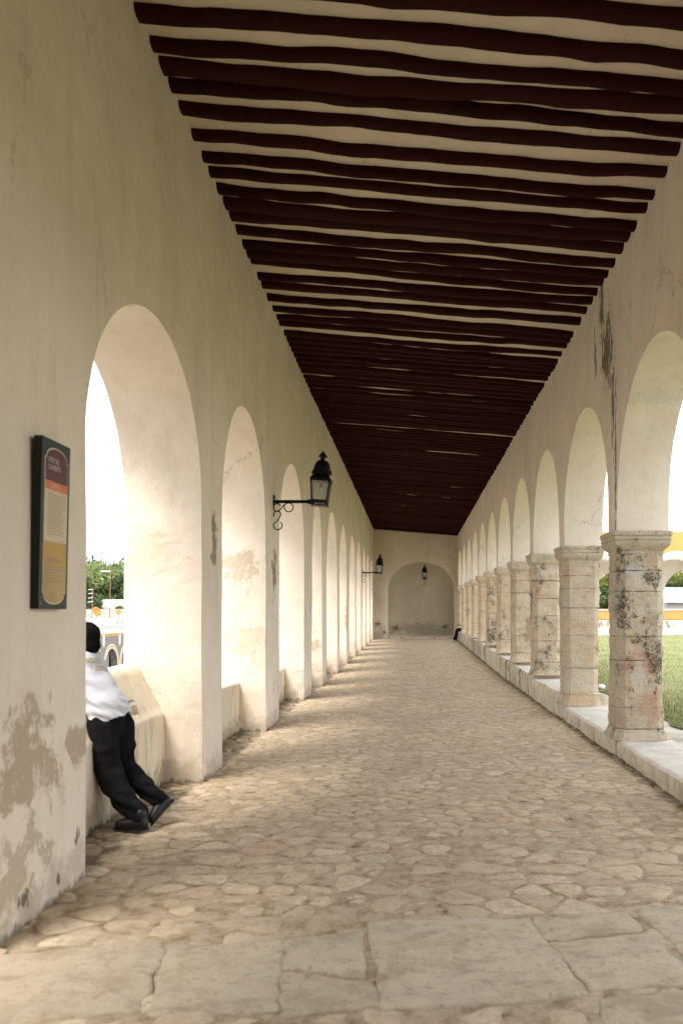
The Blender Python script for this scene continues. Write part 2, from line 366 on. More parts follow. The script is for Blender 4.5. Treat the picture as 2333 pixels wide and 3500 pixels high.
M['blue'] = simple('blue_shirt', (.02, .07, .24), .9, .1, .1, 30)
M['sneaker'] = simple('grey_white_trainer', (.62, .64, .66), .7, .2, .1, 30)
M['hair'] = simple('dark_hair', (.02, .014, .01), .7, .3, .2, 60)
M['sign_green'] = simple('sign_dark_green', (.004, .009, .006), .4, .3, .1, 10)
M['sign_maroon'] = simple('sign_maroon', (.085, .012, .009), .42, .28, .08, 6)
M['sign_orange'] = simple('sign_orange', (.58, .16, .035), .42, .28, .06, 6)
M['sign_cream'] = simple('sign_cream', (.58, .47, .31), .42, .28, .06, 4)
M['sign_ochre'] = simple('sign_ochre', (.48, .27, .06), .42, .28, .06, 5)
M['sign_olive'] = simple('sign_olive', (.40, .28, .11), .42, .28, .15, 5)
M['sign_gold'] = simple('sign_gold_line', (.62, .52, .34), .4, .5, .05, 6)
M['sign_text'] = simple('sign_pale_text', (.62, .50, .45), .4, .4, .05, 6)
M['sign_dark_text'] = simple('sign_dark_text', (.24, .18, .12), .5, .3, .05, 6)
M['street'] = simple('dusty_street', (.22, .20, .17), .95, .1, .2, .4)
M['paving'] = simple('pale_paving', (.42, .38, .31), .95, .1, .25, 2.5, bump=.3)
M['path'] = simple('grey_path', (.40, .37, .33), .95, .1, .15, 1.2)
M['white_line'] = simple('white_kerb', (.70, .66, .58), .9, .1, .08, 3)
M['tin'] = simple('pale_blue_tin', (.26, .32, .38), .5, .4, .12, .8)
M['plank'] = simple('grey_plank', (.46, .43, .40), .9, .1, .15, 2)
M['dark'] = simple('doorway_shade', (.02, .02, .022), .9, .1, .1, 3)
M['dish'] = simple('rusty_dish', (.42, .17, .045), .7, .2, .2, 3)
M['mast'] = simple('rusty_mast', (.20, .11, .07), .8, .2, .2, 3)
M['alu'] = simple('aluminium', (.62, .63, .64), .5, .5, .05, 3)
M['bark'] = simple('bark', (.12, .09, .065), .95, .1, .3, 4, bump=.5)
M['leaf_orange'] = simple('orange_leaf', (.75, .30, .03), .7, .2, .1, 30)
M['bulb'] = simple('white_bulb', (.62, .62, .60), .3, .4, .03, 10)
def glass_mat():
    m = bpy.data.materials.new('dusty_glass'); m.use_nodes = True; t = m.node_tree; t.nodes.clear()
    o = t.nodes.new('ShaderNodeOutputMaterial'); tr = t.nodes.new('ShaderNodeBsdfTransparent'); tr.inputs[0].default_value = (.86, .88, .85, 1)
    g = t.nodes.new('ShaderNodeBsdfGlossy'); g.inputs['Roughness'].default_value = .08
    d = t.nodes.new('ShaderNodeBsdfDiffuse'); d.inputs[0].default_value = (.62, .60, .54, 1)
    a = t.nodes.new('ShaderNodeMixShader'); a.inputs[0].default_value = .12
    b = t.nodes.new('ShaderNodeMixShader'); b.inputs[0].default_value = .22
    n = t.nodes.new('ShaderNodeTexNoise'); n.inputs['Scale'].default_value = 12
    mr = t.nodes.new('ShaderNodeMapRange'); mr.inputs['To Min'].default_value = .02; mr.inputs['To Max'].default_value = .20
    t.links.new(n.outputs['Fac'], mr.inputs['Value']); t.links.new(mr.outputs[0], b.inputs[0])
    t.links.new(tr.outputs[0], a.inputs[1]); t.links.new(g.outputs[0], a.inputs[2])
    t.links.new(a.outputs[0], b.inputs[1]); t.links.new(d.outputs[0], b.inputs[2]); t.links.new(b.outputs[0], o.inputs[0])
    return m
M['glass'] = glass_mat()
def leaf_mat(name, dark, light, yellow):
    n = NT(name, .6, .25); r = n.attr('rnd'); c = n.cramp(r, [(0, dark), (.6, light), (1, yellow)])
    n.b.inputs['Subsurface Weight'].default_value = 0
    tr = n.t.nodes.new('ShaderNodeBsdfTranslucent'); mxs = n.t.nodes.new('ShaderNodeMixShader'); mxs.inputs[0].default_value = .3
    n.L(c, tr.inputs[0]); out = n.t.nodes['Material Output']
    n.L(n.b.outputs[0], mxs.inputs[1]); n.L(tr.outputs[0], mxs.inputs[2]); n.L(mxs.outputs[0], out.inputs[0])
    return n.done(c)
M['leaf_mid'] = leaf_mat('leaves_mid', (.06, .10, .035), (.17, .22, .08), (.27, .30, .12))
M['leaf_dark'] = leaf_mat('leaves_dark', (.028, .055, .022), (.085, .125, .045), (.16, .19, .075))
M['leaf_blue'] = leaf_mat('leaves_blue', (.04, .085, .05), (.09, .15, .085), (.14, .20, .11))
M['leaf_yellow'] = leaf_mat('leaves_yellow', (.05, .08, .02), (.16, .18, .045), (.30, .24, .05))
M['blade'] = leaf_mat('grass_blades', (.10, .13, .045), (.21, .235, .09), (.36, .34, .17))
def grass_mat():
    n = NT('lawn', .95, .1); f = n.noise(1.1, 7, .7); f2 = n.noise(14, 6, .75, v=n.scale((1, .6, 1)))
    c = n.mix(n.ramp(f, .35, .65), (.155, .165, .07), (.215, .22, .11))
    c = n.mix(n.math('MULTIPLY', n.ramp(f2, .42, .68), .6), c, (.25, .25, .13))
    c = n.mix(n.math('MULTIPLY', n.ramp(n.noise(.35, 6, .7), .58, .72), .5), c, (.09, .12, .035))
    n.bump(f2, .8, .04); return n.done(c)
M['grass'] = grass_mat()

# ================================================================== SETTING
XL, XLO, XR, XRO = -2.05, -2.80, 2.363, 2.965
YEND = 45.9
def fz(y): return 0.0 if y < 22 else (.0125 * (y - 22) if y > 24 else .00625 * (y - 22) ** 2 / 2 + 0)
def zc(x): return 6.16 - .081 * (x - XL)
def wob(p, a=.012, b=.003):
    v = Vector(p); q = mn.noise_vector(v * .9) * a + mn.noise_vector(v * 5.1) * b
    return v + q
# ground sheet out to the horizon (street level), terrace on top of it
build('ground', [(-900,-500,-4.5),(900,-500,-4.5),(900,1300,-4.5),(-900,1300,-4.5)], [(0,1,2,3)], M['street'], smooth=False)['kind'] = 'structure'
MB().box(2.95, 70, -30, 84, -4.45, .10).box(-2.80, 2.95, -30, 84, -4.45, -.14).obj('terrace', M['paving'], smooth=False)['kind'] = 'structure'
# the outer paving beyond the kerb and the lawn
def sheet(name, x0, x1, y0, y1, z, mat, nx=20, ny=40, amp=.01, edge=0.):
    V = []; F = []
    for j in range(ny + 1):
        for i in range(nx + 1):
            x = x0 + (x1 - x0) * i / nx; y = y0 + (y1 - y0) * j / ny
            if i == 0 and edge: x += edge * (mn.noise(Vector((3, y * 1.1, 0))) + .5 * mn.noise(Vector((5, y * 4.1, 0))))
            V.append((x, y, z + amp * mn.noise(Vector((x * .5, y * .5, z)))))
    for j in range(ny):
        for i in range(nx): a = j*(nx+1)+i; F.append((a, a+1, a+nx+2, a+nx+1))
    o = build(name, V, F, mat); o['kind'] = 'structure'; return o
sheet('outer_paving', 2.9, 4.6, -8, 46, .165, M['paving'], 12, 300, .012)
LAWN_Z = .185
sheet('lawn', 3.48, 62, -8, 59.5, LAWN_Z, M['grass'], 60, 500, .02, edge=.16)
sheet('far_kerb_line', -2.0+50*0+2.97, 62, 59.5, 60.3, .20, M['white_line'], 40, 2, .004)
# path rising to the far cloister
V = [(2.97,60.3,.19),(62,60.3,.19),(62,66.2,.56),(2.97,66.2,.56),(62,84,.56),(2.97,84,.56)]
build('path', V, [(0,1,2,3),(3,2,4,5)], M['path'], smooth=False)['kind'] = 'structure'
# mortar bed with uneven height
def grid_floor(name, xs, ys, mat, base=0., amp=.006):
    V = []; F = []; nx = len(xs)
    for y in ys:
        for x in xs:
            v = Vector((x, y, 0))
            z = base + fz(y) + amp * (mn.noise(v * 5) + .9 * mn.noise(v * 13) + .7 * mn.noise(v * 29) + .8 * mn.noise(v * 1.3))
            if x < XL + .12 or x > XR - .1: z -= .004 + .01 * abs(mn.noise(v * 6))
            V.append((x, y, z))
    for j in range(len(ys) - 1):
        for i in range(nx - 1): a = j*nx+i; F.append((a, a+1, a+nx+1, a+nx))
    o = build(name, V, F, mat); o['kind'] = 'structure'; return o
xs = np.linspace(-2.55, 2.5, 260)
ys = np.concatenate([np.arange(-8, 2.6, .3), np.arange(2.6, 9, .02), np.arange(9, 14, .035), np.arange(14, 24, .07), np.arange(24, 49.3, .15)])
grid_floor('floor', xs, ys, M['mortar'])

SLABS = [[(-2.02,4.15),(-1.285,4.377),(-1.215,4.225),(-1.119,3.614),(-1.95,3.45)],
 [(-1.197,4.236),(-.657,4.394),(-.56,3.591),(-1.073,3.564)], [(-.60,3.98),(-.20,3.86),(-.14,3.63),(-.523,3.583)], [(-.631,4.394),(-.26,4.502),(-.22,3.93),(-.60,4.05)],
 [(-.225,4.64),(.616,4.70),(.735,3.75),(-.105,3.611)], [(.65,4.68),(1.17,4.776),(1.195,4.54),(.69,4.385)],
 [(.70,4.34),(1.20,4.478),(1.28,3.95),(1.25,3.87),(.785,3.83)], [(1.235,4.84),(2.2,5.02),(2.2,3.99),(1.33,4.03)],
 [(.80,3.68),(1.32,3.82),(2.2,3.93),(2.15,3.2),(1.18,3.14),(.775,3.08)],
 [(-2.0,3.34),(-1.15,3.40),(-1.1,2.5),(-2.0,2.4)],[(-1.05,3.36),(-.25,3.38),(-.2,2.5),(-1.0,2.4)],[(-.18,3.33),(.70,3.40),(.68,2.5),(-.12,2.4)],[(.74,3.0),(2.1,3.05),(2.1,2.2),(.74,2.3)]]
SLABS[0], SLABS[1] = SLABS[0], SLABS[1]
def pin(p, poly):
    c = False; j = len(poly) - 1
    for i in range(len(poly)):
        a, b = poly[i], poly[j]
        if (a[1] > p[1]) != (b[1] > p[1]) and p[0] < (b[0]-a[0])*(p[1]-a[1])/(b[1]-a[1])+a[0]: c = not c
        j = i
    return c
def clip(poly, m, d):      # keep the side nearer to the site
    out = []
    for i in range(len(poly)):
        a = poly[i]; b = poly[(i+1) % len(poly)]
        da = (a[0]-m[0])*d[0]+(a[1]-m[1])*d[1]; db = (b[0]-m[0])*d[0]+(b[1]-m[1])*d[1]
        if da <= 0: out.append(a)
        if (da < 0 < db) or (db < 0 < da): t = da/(da-db); out.append((a[0]+(b[0]-a[0])*t, a[1]+(b[1]-a[1])*t))
    return out
def chaikin(p, n=2, q=.22):
    for _ in range(n):
        o = []
        for i in range(len(p)):
            a = p[i]; b = p[(i+1) % len(p)]
            o += [(a[0]+(b[0]-a[0])*q, a[1]+(b[1]-a[1])*q), (a[0]+(b[0]-a[0])*(1-q), a[1]+(b[1]-a[1])*(1-q))]
        p = o
    return p
EDGE = []
def stone(V, F, A, poly, top, gap, rnd, tilt=.003, bev=.018, nz_=.004):
    cx = sum(p[0] for p in poly)/len(poly); cy = sum(p[1] for p in poly)/len(poly)
    size = max(math.hypot(p[0]-cx, p[1]-cy) for p in poly)
    tx, ty = random.uniform(-tilt, tilt)/size, random.uniform(-tilt, tilt)/size
    base = len(V); n = len(poly); rn = []
    for ins, dz in ((gap, -.030), (gap+.004, -.010), (gap+bev, -.003), (gap+bev+.03, .0025)):
        for p in poly:
            dx, dy = p[0]-cx, p[1]-cy; l = math.hypot(dx, dy) or 1e-4
            k = max(.15, (l-ins)/l); x, y = cx+dx*k, cy+dy*k
            v = Vector((x, y, 0)); jj = mn.noise(v*11)*.018
            x += jj; y += mn.noise(v*11+Vector((5, 5, 5)))*.018
            V.append((x, y, fz(y)+top+dz+(x-cx)*tx+(y-cy)*ty+nz_*mn.noise(v*8)))
    V.append((cx, cy, fz(cy)+top+.003))
    for r in range(3):
        for k in range(n): F.append((base+r*n+k, base+r*n+(k+1) % n, base+(r+1)*n+(k+1) % n, base+(r+1)*n+k))
    for k in range(n): F.append((base+3*n+k, base+3*n+(k+1) % n, base+4*n))
    A += [rnd] * (4*n+1); EDGE.extend([1.]*(2*n) + [.35]*n + [0.]*(n+1))
# cobbles: relaxed irregular cells
sites = []; y = 2.0; row = 0
while y < 46.2:
    dy = random.uniform(.10, .19) * (1.25 if y < 6 else 1)
    x = -2.5 + random.uniform(0, .3)
    while x < 2.42:
        sites.append((x, y + random.uniform(-.06, .06)))
        x += random.choice((.12, .16, .20, .25, .30, .38)) * random.uniform(.9, 1.1) * (1.15 if y < 6.5 else 1)
    y += dy; row += 1
cells = {}
for i, s in enumerate(sites): cells.setdefault((int(s[0]//.7), int(s[1]//.7)), []).append(i)
V, F, A = [], [], []
for i, s in enumerate(sites):
    if any(pin(s, p) for p in SLABS): continue
    if 4.0 > s[1]: pass
    poly = [(s[0]-.45, s[1]-.4), (s[0]+.45, s[1]-.4), (s[0]+.45, s[1]+.4), (s[0]-.45, s[1]+.4)]
    gx, gy = int(s[0]//.7), int(s[1]//.7)
    for a in (-1, 0, 1):
        for b in (-1, 0, 1):
            for j in cells.get((gx+a, gy+b), ()):
                if j == i: continue
                t = sites[j]; d = (t[0]-s[0], t[1]-s[1])
                if abs(d[0]) > .9 or abs(d[1]) > .8: continue
                poly = clip(poly, ((s[0]+t[0])/2, (s[1]+t[1])/2), d)
                if len(poly) < 3: break
    poly = [(max(-2.5, min(2.42, p[0])), p[1]) for p in poly]
    if len(poly) < 3: continue
    poly = chaikin(poly, 2 if s[1] < 22 else 1)
    stone(V, F, A, poly, random.choice((.003, .005, .006, .008, .001, -.004, -.007)), random.uniform(.001, .008), random.random())
tag(build('floor_cobbles', V, F, M['cobble'], attrs={'rnd': A, 'edge': EDGE}), kind='structure')
V, F, A = [], [], []; EDGE.clear()
for k, p in enumerate(SLABS):
    q = []
    mx_, my_ = sum(t[0] for t in p)/len(p), sum(t[1] for t in p)/len(p)
    p = [(t[0]+.022*(1 if t[0] > mx_ else -1), t[1]+.022*(1 if t[1] > my_ else -1)) for t in p]
    for i in range(len(p)):
        a, b = p[i], p[(i+1) % len(p)]
        for t in range(16):
            x_, y_ = a[0]+(b[0]-a[0])*t/16, a[1]+(b[1]-a[1])*t/16; vv = Vector((x_, y_, k))
            q.append((x_+.030*mn.noise(vv*3)+.012*mn.noise(vv*14), y_+.030*mn.noise(vv*3+Vector((7, 7, 7)))+.012*mn.noise(vv*14+Vector((2, 2, 2)))))
    q = chaikin(q, 1, .35)
    stone(V, F, A, q, .016, .002, [.3, .5, .2, .45, .7, .6, .8, .9, .6, .3, .5, .7, .4][k], .003, .03, .006)
tag(build('floor_slabs', V, F, M['slab'], attrs={'rnd': A, 'edge': EDGE}), kind='structure')

# ------------------------------------------------------------------ arcaded walls
def arcade_wall(name, xin, xout, ops, y0, y1, ztop, zb, mat, label, cat='wall', dens=.14, mapf=None, w_a=.012, w_b=.003):
    """ops: (ya, yb, spring, crown, zbA, zbB) opening and the heights where its two jambs stop; zb: bottoms of the solid piers"""
    V = []; F = []
    mapf = mapf or (lambda p: p)
    def patch(P):
        n = len(V); r = len(P); c = len(P[0])
        for row in P: V.extend([tuple(mapf(wob(p, w_a, w_b))) for p in row])
        for j in range(r-1):
            for i in range(c-1): F.append((n+j*c+i, n+j*c+i+1, n+(j+1)*c+i+1, n+(j+1)*c+i))
    def lin(a, b, n): return [a+(b-a)*k/n for k in range(n+1)]
    NX = 5
    solids = []; cur = y0
    for o in ops: solids.append((cur, o[0])); cur = o[1]
    solids.append((cur, y1))
    for k, (a, b) in enumerate(solids):
        z0 = zb[k]; ny = max(1, round((b-a)/dens)); nz = 34
        for x in (xin, xout):
            patch([[(x, yy, zz) for yy in lin(a, b, ny)] for zz in lin(z0, ztop(x), nz)])
        patch([[(xx, yy, z0) for yy in lin(a, b, ny)] for xx in lin(xin, xout, NX)])
    for (a, b, sp, cr, za, zbb) in ops:
        c = (a+b)/2; h = (b-a)/2; n = 30
        yy = [c-h*math.cos(math.pi*i/n) for i in range(n+1)]
        zz = [sp+(cr-sp)*math.sin(math.pi*i/n) for i in range(n+1)]
        for x in (xin, xout):
            patch([[(x, yy[i], zz[i]+(ztop(x)-zz[i])*t) for i in range(n+1)] for t in lin(0, 1, 14)])
        patch([[(xx, yy[i], zz[i]) for i in range(n+1)] for xx in lin(xin, xout, NX)])
        for yj, z0 in ((a, za), (b, zbb)):
            patch([[(xx, yj, q) for xx in lin(xin, xout, NX)] for q in lin(z0, sp, 26)])
    # solid core behind the plaster faces
    def core(ya, yb, z0, z1):
        n = len(V); x0, x1 = sorted((xin, xout)); x0 += .06; x1 -= .06
        for p in [(x0,ya,z0),(x1,ya,z0),(x1,yb,z0),(x0,yb,z0),(x0,ya,z1),(x1,ya,z1),(x1,yb,z1),(x0,yb,z1)]: V.append(tuple(mapf(p)))
        F.extend([tuple(i+n for i in f) for f in [(0,3,2,1),(4,5,6,7),(0,1,5,4),(1,2,6,5),(2,3,7,6),(3,0,4,7)]])
    for k, (a, b) in enumerate(solids): core(a+.03, b-.03, zb[k]+.05, min(ztop(xin), ztop(xout))-.05)
    for k, o in enumerate(ops): core(o[0]-.02, o[1]+.02, o[3]+.05, min(ztop(xin), ztop(xout))-.06)
    # end caps
    for yj, z0 in ((y0, zb[0]), (y1, zb[-1])):
        patch([[(xx, yj, z0+(ztop(xx)-z0)*t) for xx in lin(xin, xout, 2)] for t in lin(0, 1, 10)])
    o = build(name, V, F, mat); return tag(o, label, cat)

E = EYE
LN = [1.30, 5.467, 9.36, 13.4, 17.75, 20.8, 24.5, 28.25, 31.8, 35.5, 38.7, 42.2]
LF = [4.22, 8.47, 12.17, 16.5, 19.75, 23.75, 27.2, 31.1, 34.7, 38.0, 41.6, 44.8]
LC = [2.40, 2.37, 2.53, 2.55, 2.50, 2.58, 2.63, 2.66, 2.72, 2.73, 2.68, 2.66]
lops = [(-5.9, -3.0, E+1.05, E+2.4, -.1, -.1), (-2.3, .6, E+1.05, E+2.4, -.1, -.1)] + [(a, b, E+1.05, E+c, -.1, -.1) for a, b, c in zip(LN, LF, LC)]
lw = arcade_wall('arcade_wall', XL, XLO, lops, -8, YEND, lambda x: 6.22 if x == XL else 6.3, [-.15]*(len(lops)+1), M['wall_left'],
    'cream plastered arcade wall on the left with low parapets closing its arches')
# parapets: part of the wall
def parapet(a, b, slope=False, zt=.67, outer=False):
    prof = [(-2.42, -.12), (-2.42, .30), (-2.415, zt-.02), (-2.435, zt)]
    if slope: prof += [(-2.55, zt+.24), (-2.65, zt+.445), (-2.70, zt+.465), (-2.80, zt+.47), (-2.82, zt+.40), (-2.82, -.12)]
    else: prof += [(-2.60, zt+.012), (-2.79, zt+.02), (-2.81, zt-.02), (-2.81, -.12)]
    dense = []
    for i in range(len(prof)-1):
        (x0, z0), (x1, z1) = prof[i], prof[i+1]; n = max(1, round(math.hypot(x1-x0, z1-z0)/.08))
        dense += [(x0+(x1-x0)*t/n, z0+(z1-z0)*t/n) for t in range(n)]
    dense.append(prof[-1]); ny = 30; V = []; F = []; c = len(dense)
    for j in range(ny+1):
        yy = a-.02+(b-a+.04)*j/ny
        for (x, z) in dense: V.append(tuple(wob((x, yy, z+fz(yy)), .022, .006)))
    for j in range(ny):
        for i in range(c-1): F.append((j*c+i, j*c+i+1, (j+1)*c+i+1, (j+1)*c+i))
    build('parapet', V, F, M['parapet'], lw)
for k, (a, b) in enumerate(zip(LN, LF)): parapet(a, b, k == 1, .69 if k == 1 else (.70 if k == 2 else .62))
parapet(-2.3, .6); parapet(-5.9, -3.0)

# right side: columns carry the wall
CY = [10.03 + 3.5*k for k in range(11)]                 # near face of each column
CY = [3.03, 6.53] + CY
CT = [2.55, 2.57, 2.60, 2.70, 2.82, 2.88, 2.92, 2.97, 3.00, 3.01, 3.02, 3.02, 3.02]
CB = [.17, .18, .185, .215, .44, .50, .56, .62, .65, .69, .72, .73, .73]
CRN = [4.30, 4.33, 4.36, 4.47, 4.54, 4.60, 4.65, 4.68, 4.72, 4.75, 4.78, 4.80, 4.81]
S = .55; PIER = .47
rops = []; y0 = -8; pz = [2.55]; cur = None
ylist = [c+.05 for c in CY]
rops.append((-.0, 3.08, 2.78, 4.28, 2.55, 2.55))
pz = [0.0, ]
for k in range(len(CY)):
    a = CY[k]+.05+PIER; b = (CY[k+1]+.05) if k+1 < len(CY) else 45.6
    sp = CRN[k+1] - (b-a)/2 if k+1 < len(CY) else 4.81-1.3
    cr = CRN[k+1] if k+1 < len(CY) else 4.82
    if k+1 == len(CY): sp = 3.5
    rops.append((a, b, sp, cr, CT[k], CT[k+1] if k+1 < len(CY) else .7))
    pz.append(CT[k])
pz.append(.7)
arcade_wall('arcade_wall', XR, XRO, rops, -8, YEND, lambda x: 6.0 if x == XR else 6.1, pz, M['wall_right'],
    'cream plastered arcade wall on the right resting on a row of stone columns')

def rrect(cx, cy, h, ch, z, n=9):
    """chamfered square ring, half width h, chamfer ch"""
    pts = []; cs = [(1,-1),(1,1),(-1,1),(-1,-1)]
    corners = [(-h+ch,-h),(h-ch,-h),(h,-h+ch),(h,h-ch),(h-ch,h),(-h+ch,h),(-h,h-ch),(-h,-h+ch)]
    for i in range(8):
        a, b = corners[i], corners[(i+1) % 8]; m = n if i % 2 == 0 else 3
        for t in range(m): pts.append((cx+a[0]+(b[0]-a[0])*t/m, cy+a[1]+(b[1]-a[1])*t/m, z))
    return pts
COLTXT = ['grey-stained stone column with rough black lichen, nearest in view on the right', None]
COLDESC = [
 'limestone column beside the arcade wall, standing outside the right edge of the photo',
 'limestone column just outside the right edge of the photo',
 'nearest stone column on the right, with pink plaster patches and deep black pitting',
 'second stone column from the right edge, pale and evenly jointed with orange base block',
 'third stone column from the right edge, heavily blackened in its lower half',
 'fourth stone column from the right edge, brown with a dark scar on its outer side',
 'fifth stone column from the right edge, tan with a smooth yellow block near its top',
 'sixth stone column from the right edge, grey with large black blotches near its foot',
 'seventh stone column from the right edge, clean orange-tan blocks with thin joints',
 'eighth stone column from the right edge, smooth peach-coloured shaft',
 'ninth stone column from the right edge, small and pale behind the peach one',
 'tenth stone column from the right edge, the one hiding the seated person',
 'farthest stone column on the right, next to the end wall']
MOLD = [.3, .3, .28, .10, .62, .25, .20, .72, .05, .02, .2, .3, .2]
HUE = [.3, .3, .1, .25, .1, .45, .7, 0, 1, .9, .4, .6, .6]
JT = {2: [.13, .38, .92, 1.2, 1.72, 1.96], 3: [.17, .58, 1.1, 1.52, 1.82, 2.02]}
for k in range(len(CY)):
    rnd = random.Random(40+k)
    cx = XR + .27; cy = CY[k] + S/2; zb = CB[k]; zt = CT[k]
    e = empty('stone_column', (cx, cy, zb), COLDESC[k], 'column', 'stone columns carrying the right arcade')
    H = zt - .26 - zb
    js = JT.get(k) or []
    if not js:
        z = rnd.uniform(.15, .4)
        while z < H-.1: js.append(z); z += rnd.uniform(.3, .52)
    zs = sorted(set([round(q, 3) for q in np.arange(0, H, .024)] + [round(q+d, 3) for q in js for d in (-.012, 0, .012)] + [H]))
    rings = []; J = []; B = []
    brand = [rnd.random() for _ in range(len(js)+1)]; boff = [rnd.uniform(-.006, .006) for _ in brand]
    for z in zs:
        bi = sum(1 for q in js if z > q); isj = any(abs(z-q) < .002 for q in js)
        flare = .045*max(0, 1-z/.16)**1.5
        h = S/2 + flare + boff[bi] + .006*math.sin(z*2.1+k)
        ring = []
        for p in rrect(0, 0, h, .085, 0):
            v = Vector(p) + Vector((cx, cy, zb+z))
            nrm = Vector((p[0], p[1], 0)).normalized()
            rough = .008 + .015*MOLD[k]
            d = rough*mn.noise(v*4.2) + rough*.8*mn.noise(v*11) + rough*.7*mn.noise(v*24)
            d -= .03*MOLD[k]*max(0, mn.noise(v*3.1+Vector((9, 0, 3)))-.15)*(1+mn.noise(v*19))
            if isj: d -= .016*max(.1, .55+1.1*mn.noise(v*5.5+Vector((k, 2, 0))))
            v = v + nrm*d
            if isj: v.z += .006*mn.noise(v*9)
            ring.append(tuple(v)); J.append(1. if isj else 0.); B.append(brand[bi])
        rings.append(ring)
    mb = MB().rings(rings)
    mb.obj('shaft', M['stone'], e, attrs={'joint': J, 'block': B, 'mold': [MOLD[k]]*len(J), 'hue': [HUE[k]]*len(J)}, angle=24)
    # capital
    prof = [(-.262, .004), (-.258, .026), (-.236, .028), (-.232, .014), (-.218, .022), (-.19, .052), (-.16, .072), (-.13, .081), (-.112, .080), (-.110, .068), (-.106, .067), (-.103, .084), (-.058, .086), (-.056, .078), (-.052, .078), (-.049, .094), (-.006, .095), (0, .086)]
    rings = []
    for dz, o_ in prof:
        ring = []
        for p in rrect(0, 0, S/2+o_-.022, .025+.05*max(0, 1-o_/.06), 0):
            v = Vector(p)+Vector((cx, cy, zt+dz)); nrm = Vector((p[0], p[1], 0)).normalized()
            ring.append(tuple(v + nrm*(.007*mn.noise(v*5)+.005*mn.noise(v*17)) + Vector((0, 0, .003*mn.noise(v*6)))))
        rings.append(ring)
    mb = MB().rings(rings); n_ = len(mb.v)
    mb.obj('capital', M['stone'], e, attrs={'joint': [0]*n_, 'block': [.55+.2*rnd.random()]*n_, 'mold': [MOLD[k]*.25]*n_, 'hue': [HUE[k]*.6]*n_}, angle=32)
# kerb wall under the columns
kw = empty('low_kerb_wall', (2.6, 10, 0), 'low whitewashed kerb wall with dark drips running under the stone columns', 'low wall')
ktop = [.17, .18, .19, .205, .38, .43, .49, .55, .61, .65, .69, .71, .72, .72]
ke = [-8, CY[0]+.1] + [c+.12 for c in CY[1:]] + [45.6]
for k in range(len(ke)-1):
    a, b = ke[k], ke[k+1]; zt0 = ktop[k]; zt1 = ktop[k]
    ny = max(8, round((b-a)/.09)); V = []; F = []; Aq = []
    prof = [(2.345, -.1), (2.335, .0), (2.33, .5), (2.335, .9), (2.365, 1.0), (2.6, 1.0), (2.96, 1.0), (3.02, .97), (3.03, -.1)]
    dn = []
    for i in range(len(prof)-1):
        m = 6 if i in (1, 2, 4) else 3
        dn += [(prof[i][0]+(prof[i+1][0]-prof[i][0])*t/m, prof[i][1]+(prof[i+1][1]-prof[i][1])*t/m) for t in range(m)]
    dn.append(prof[-1]); c = len(dn)
    bend = random.Random(k).uniform(-.02, .02)
    for j in range(ny+1):
        t = j/ny; yy = a+(b-a)*t
        rim = .02*max(0, 1-min(t, 1-t)/.04)
        for (x, f) in dn:
            z = (fz(yy)-.04) + ((zt0) - fz(yy)+.04)*f if f > 0 else -.1
            x2 = x + (rim + (.03*abs(mn.noise(Vector((yy*2.4, 0, k)))) + .05*max(0, mn.noise(Vector((yy*1.1, 3, k)))-.15)) * (1-max(0, f))**1.5 + bend*.5 if x < 2.5 else 0)
            p = wob((x2, yy, z), .022, .009); V.append(tuple(p)); Aq.append([.2,.2,.25,.15,.15,.4,.5,.35,.55,.7,.5,.4,.4,.4][k])
    for j in range(ny):
        for i in range(c-1): F.append((j*c+i, j*c+i+1, (j+1)*c+i+1, (j+1)*c+i))
    F.append(tuple(range(c-1, -1, -1))); F.append(tuple(ny*c+q for q in range(c)))
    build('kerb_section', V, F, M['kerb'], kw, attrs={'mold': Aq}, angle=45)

# ceiling slab (sloping) and roof
V = []; F = []; nx = 40; cys = np.arange(-8, YEND+.25, .12)
for yy in cys:
    for i in range(nx+1):
        x = -2.12 + 4.56*i/nx; v = Vector((x, yy, 0))
        V.append((x, yy, zc(x) + .010*mn.noise(v*1.2) + .006*mn.noise(v*4)))
for j in range(len(cys)-1):
    for i in range(nx): a = j*(nx+1)+i; F.append((a, a+nx+1, a+nx+2, a+1))
tag(build('ceiling', V, F, M['ceiling']), kind='structure')
MB().box(-2.9, 3.06, -8.3, 49.6, 6.32, 6.62).obj('roof', M['far_white'], smooth=False)['kind'] = 'structure'
# end wall with its arched recess
def end_wall():
    V = []; F = []
    def patch(P):
        n = len(V); r = len(P); c = len(P[0])
        for row in P: V.extend([tuple(wob(p, .012, .003)) for p in row])
        for j in range(r-1):
            for i in range(c-1): F.append((n+j*c+i, n+j*c+i+1, n+(j+1)*c+i+1, n+(j+1)*c+i))
    lin = lambda a, b, n: [a+(b-a)*k/n for k in range(n+1)]
    xa, xb = -1.295, 2.24; c = (xa+xb)/2; h = (xb-xa)/2; sp = 2.86; cr = 4.40; Y = YEND; n = 40
    z0 = .2
    patch([[(x, Y, z) for x in lin(-2.12, xa, 8)] for z in lin(z0, 6.3, 40)])
    patch([[(x, Y, z) for x in lin(xb, 2.5, 4)] for z in lin(z0, 6.3, 40)])
    xx = [c-h*math.cos(math.pi*i/n) for i in range(n+1)]; zz = [sp+(cr-sp)*math.sin(math.pi*i/n) for i in range(n+1)]
    patch([[(xx[i], Y, zz[i]+(6.3-zz[i])*t) for i in range(n+1)] for t in lin(0, 1, 18)])
    patch([[(xx[i], q, zz[i]) for i in range(n+1)] for q in lin(Y, 47.2, 8)])
    for x in (xa, xb): patch([[(x, q, z) for q in lin(Y, 47.2, 8)] for z in lin(z0, sp, 20)])
    return V, F
V, F = end_wall()
tag(build('end_wall', V, F, M['wall_end']), 'plain cream end wall closing the corridor around a wide arch', 'wall')
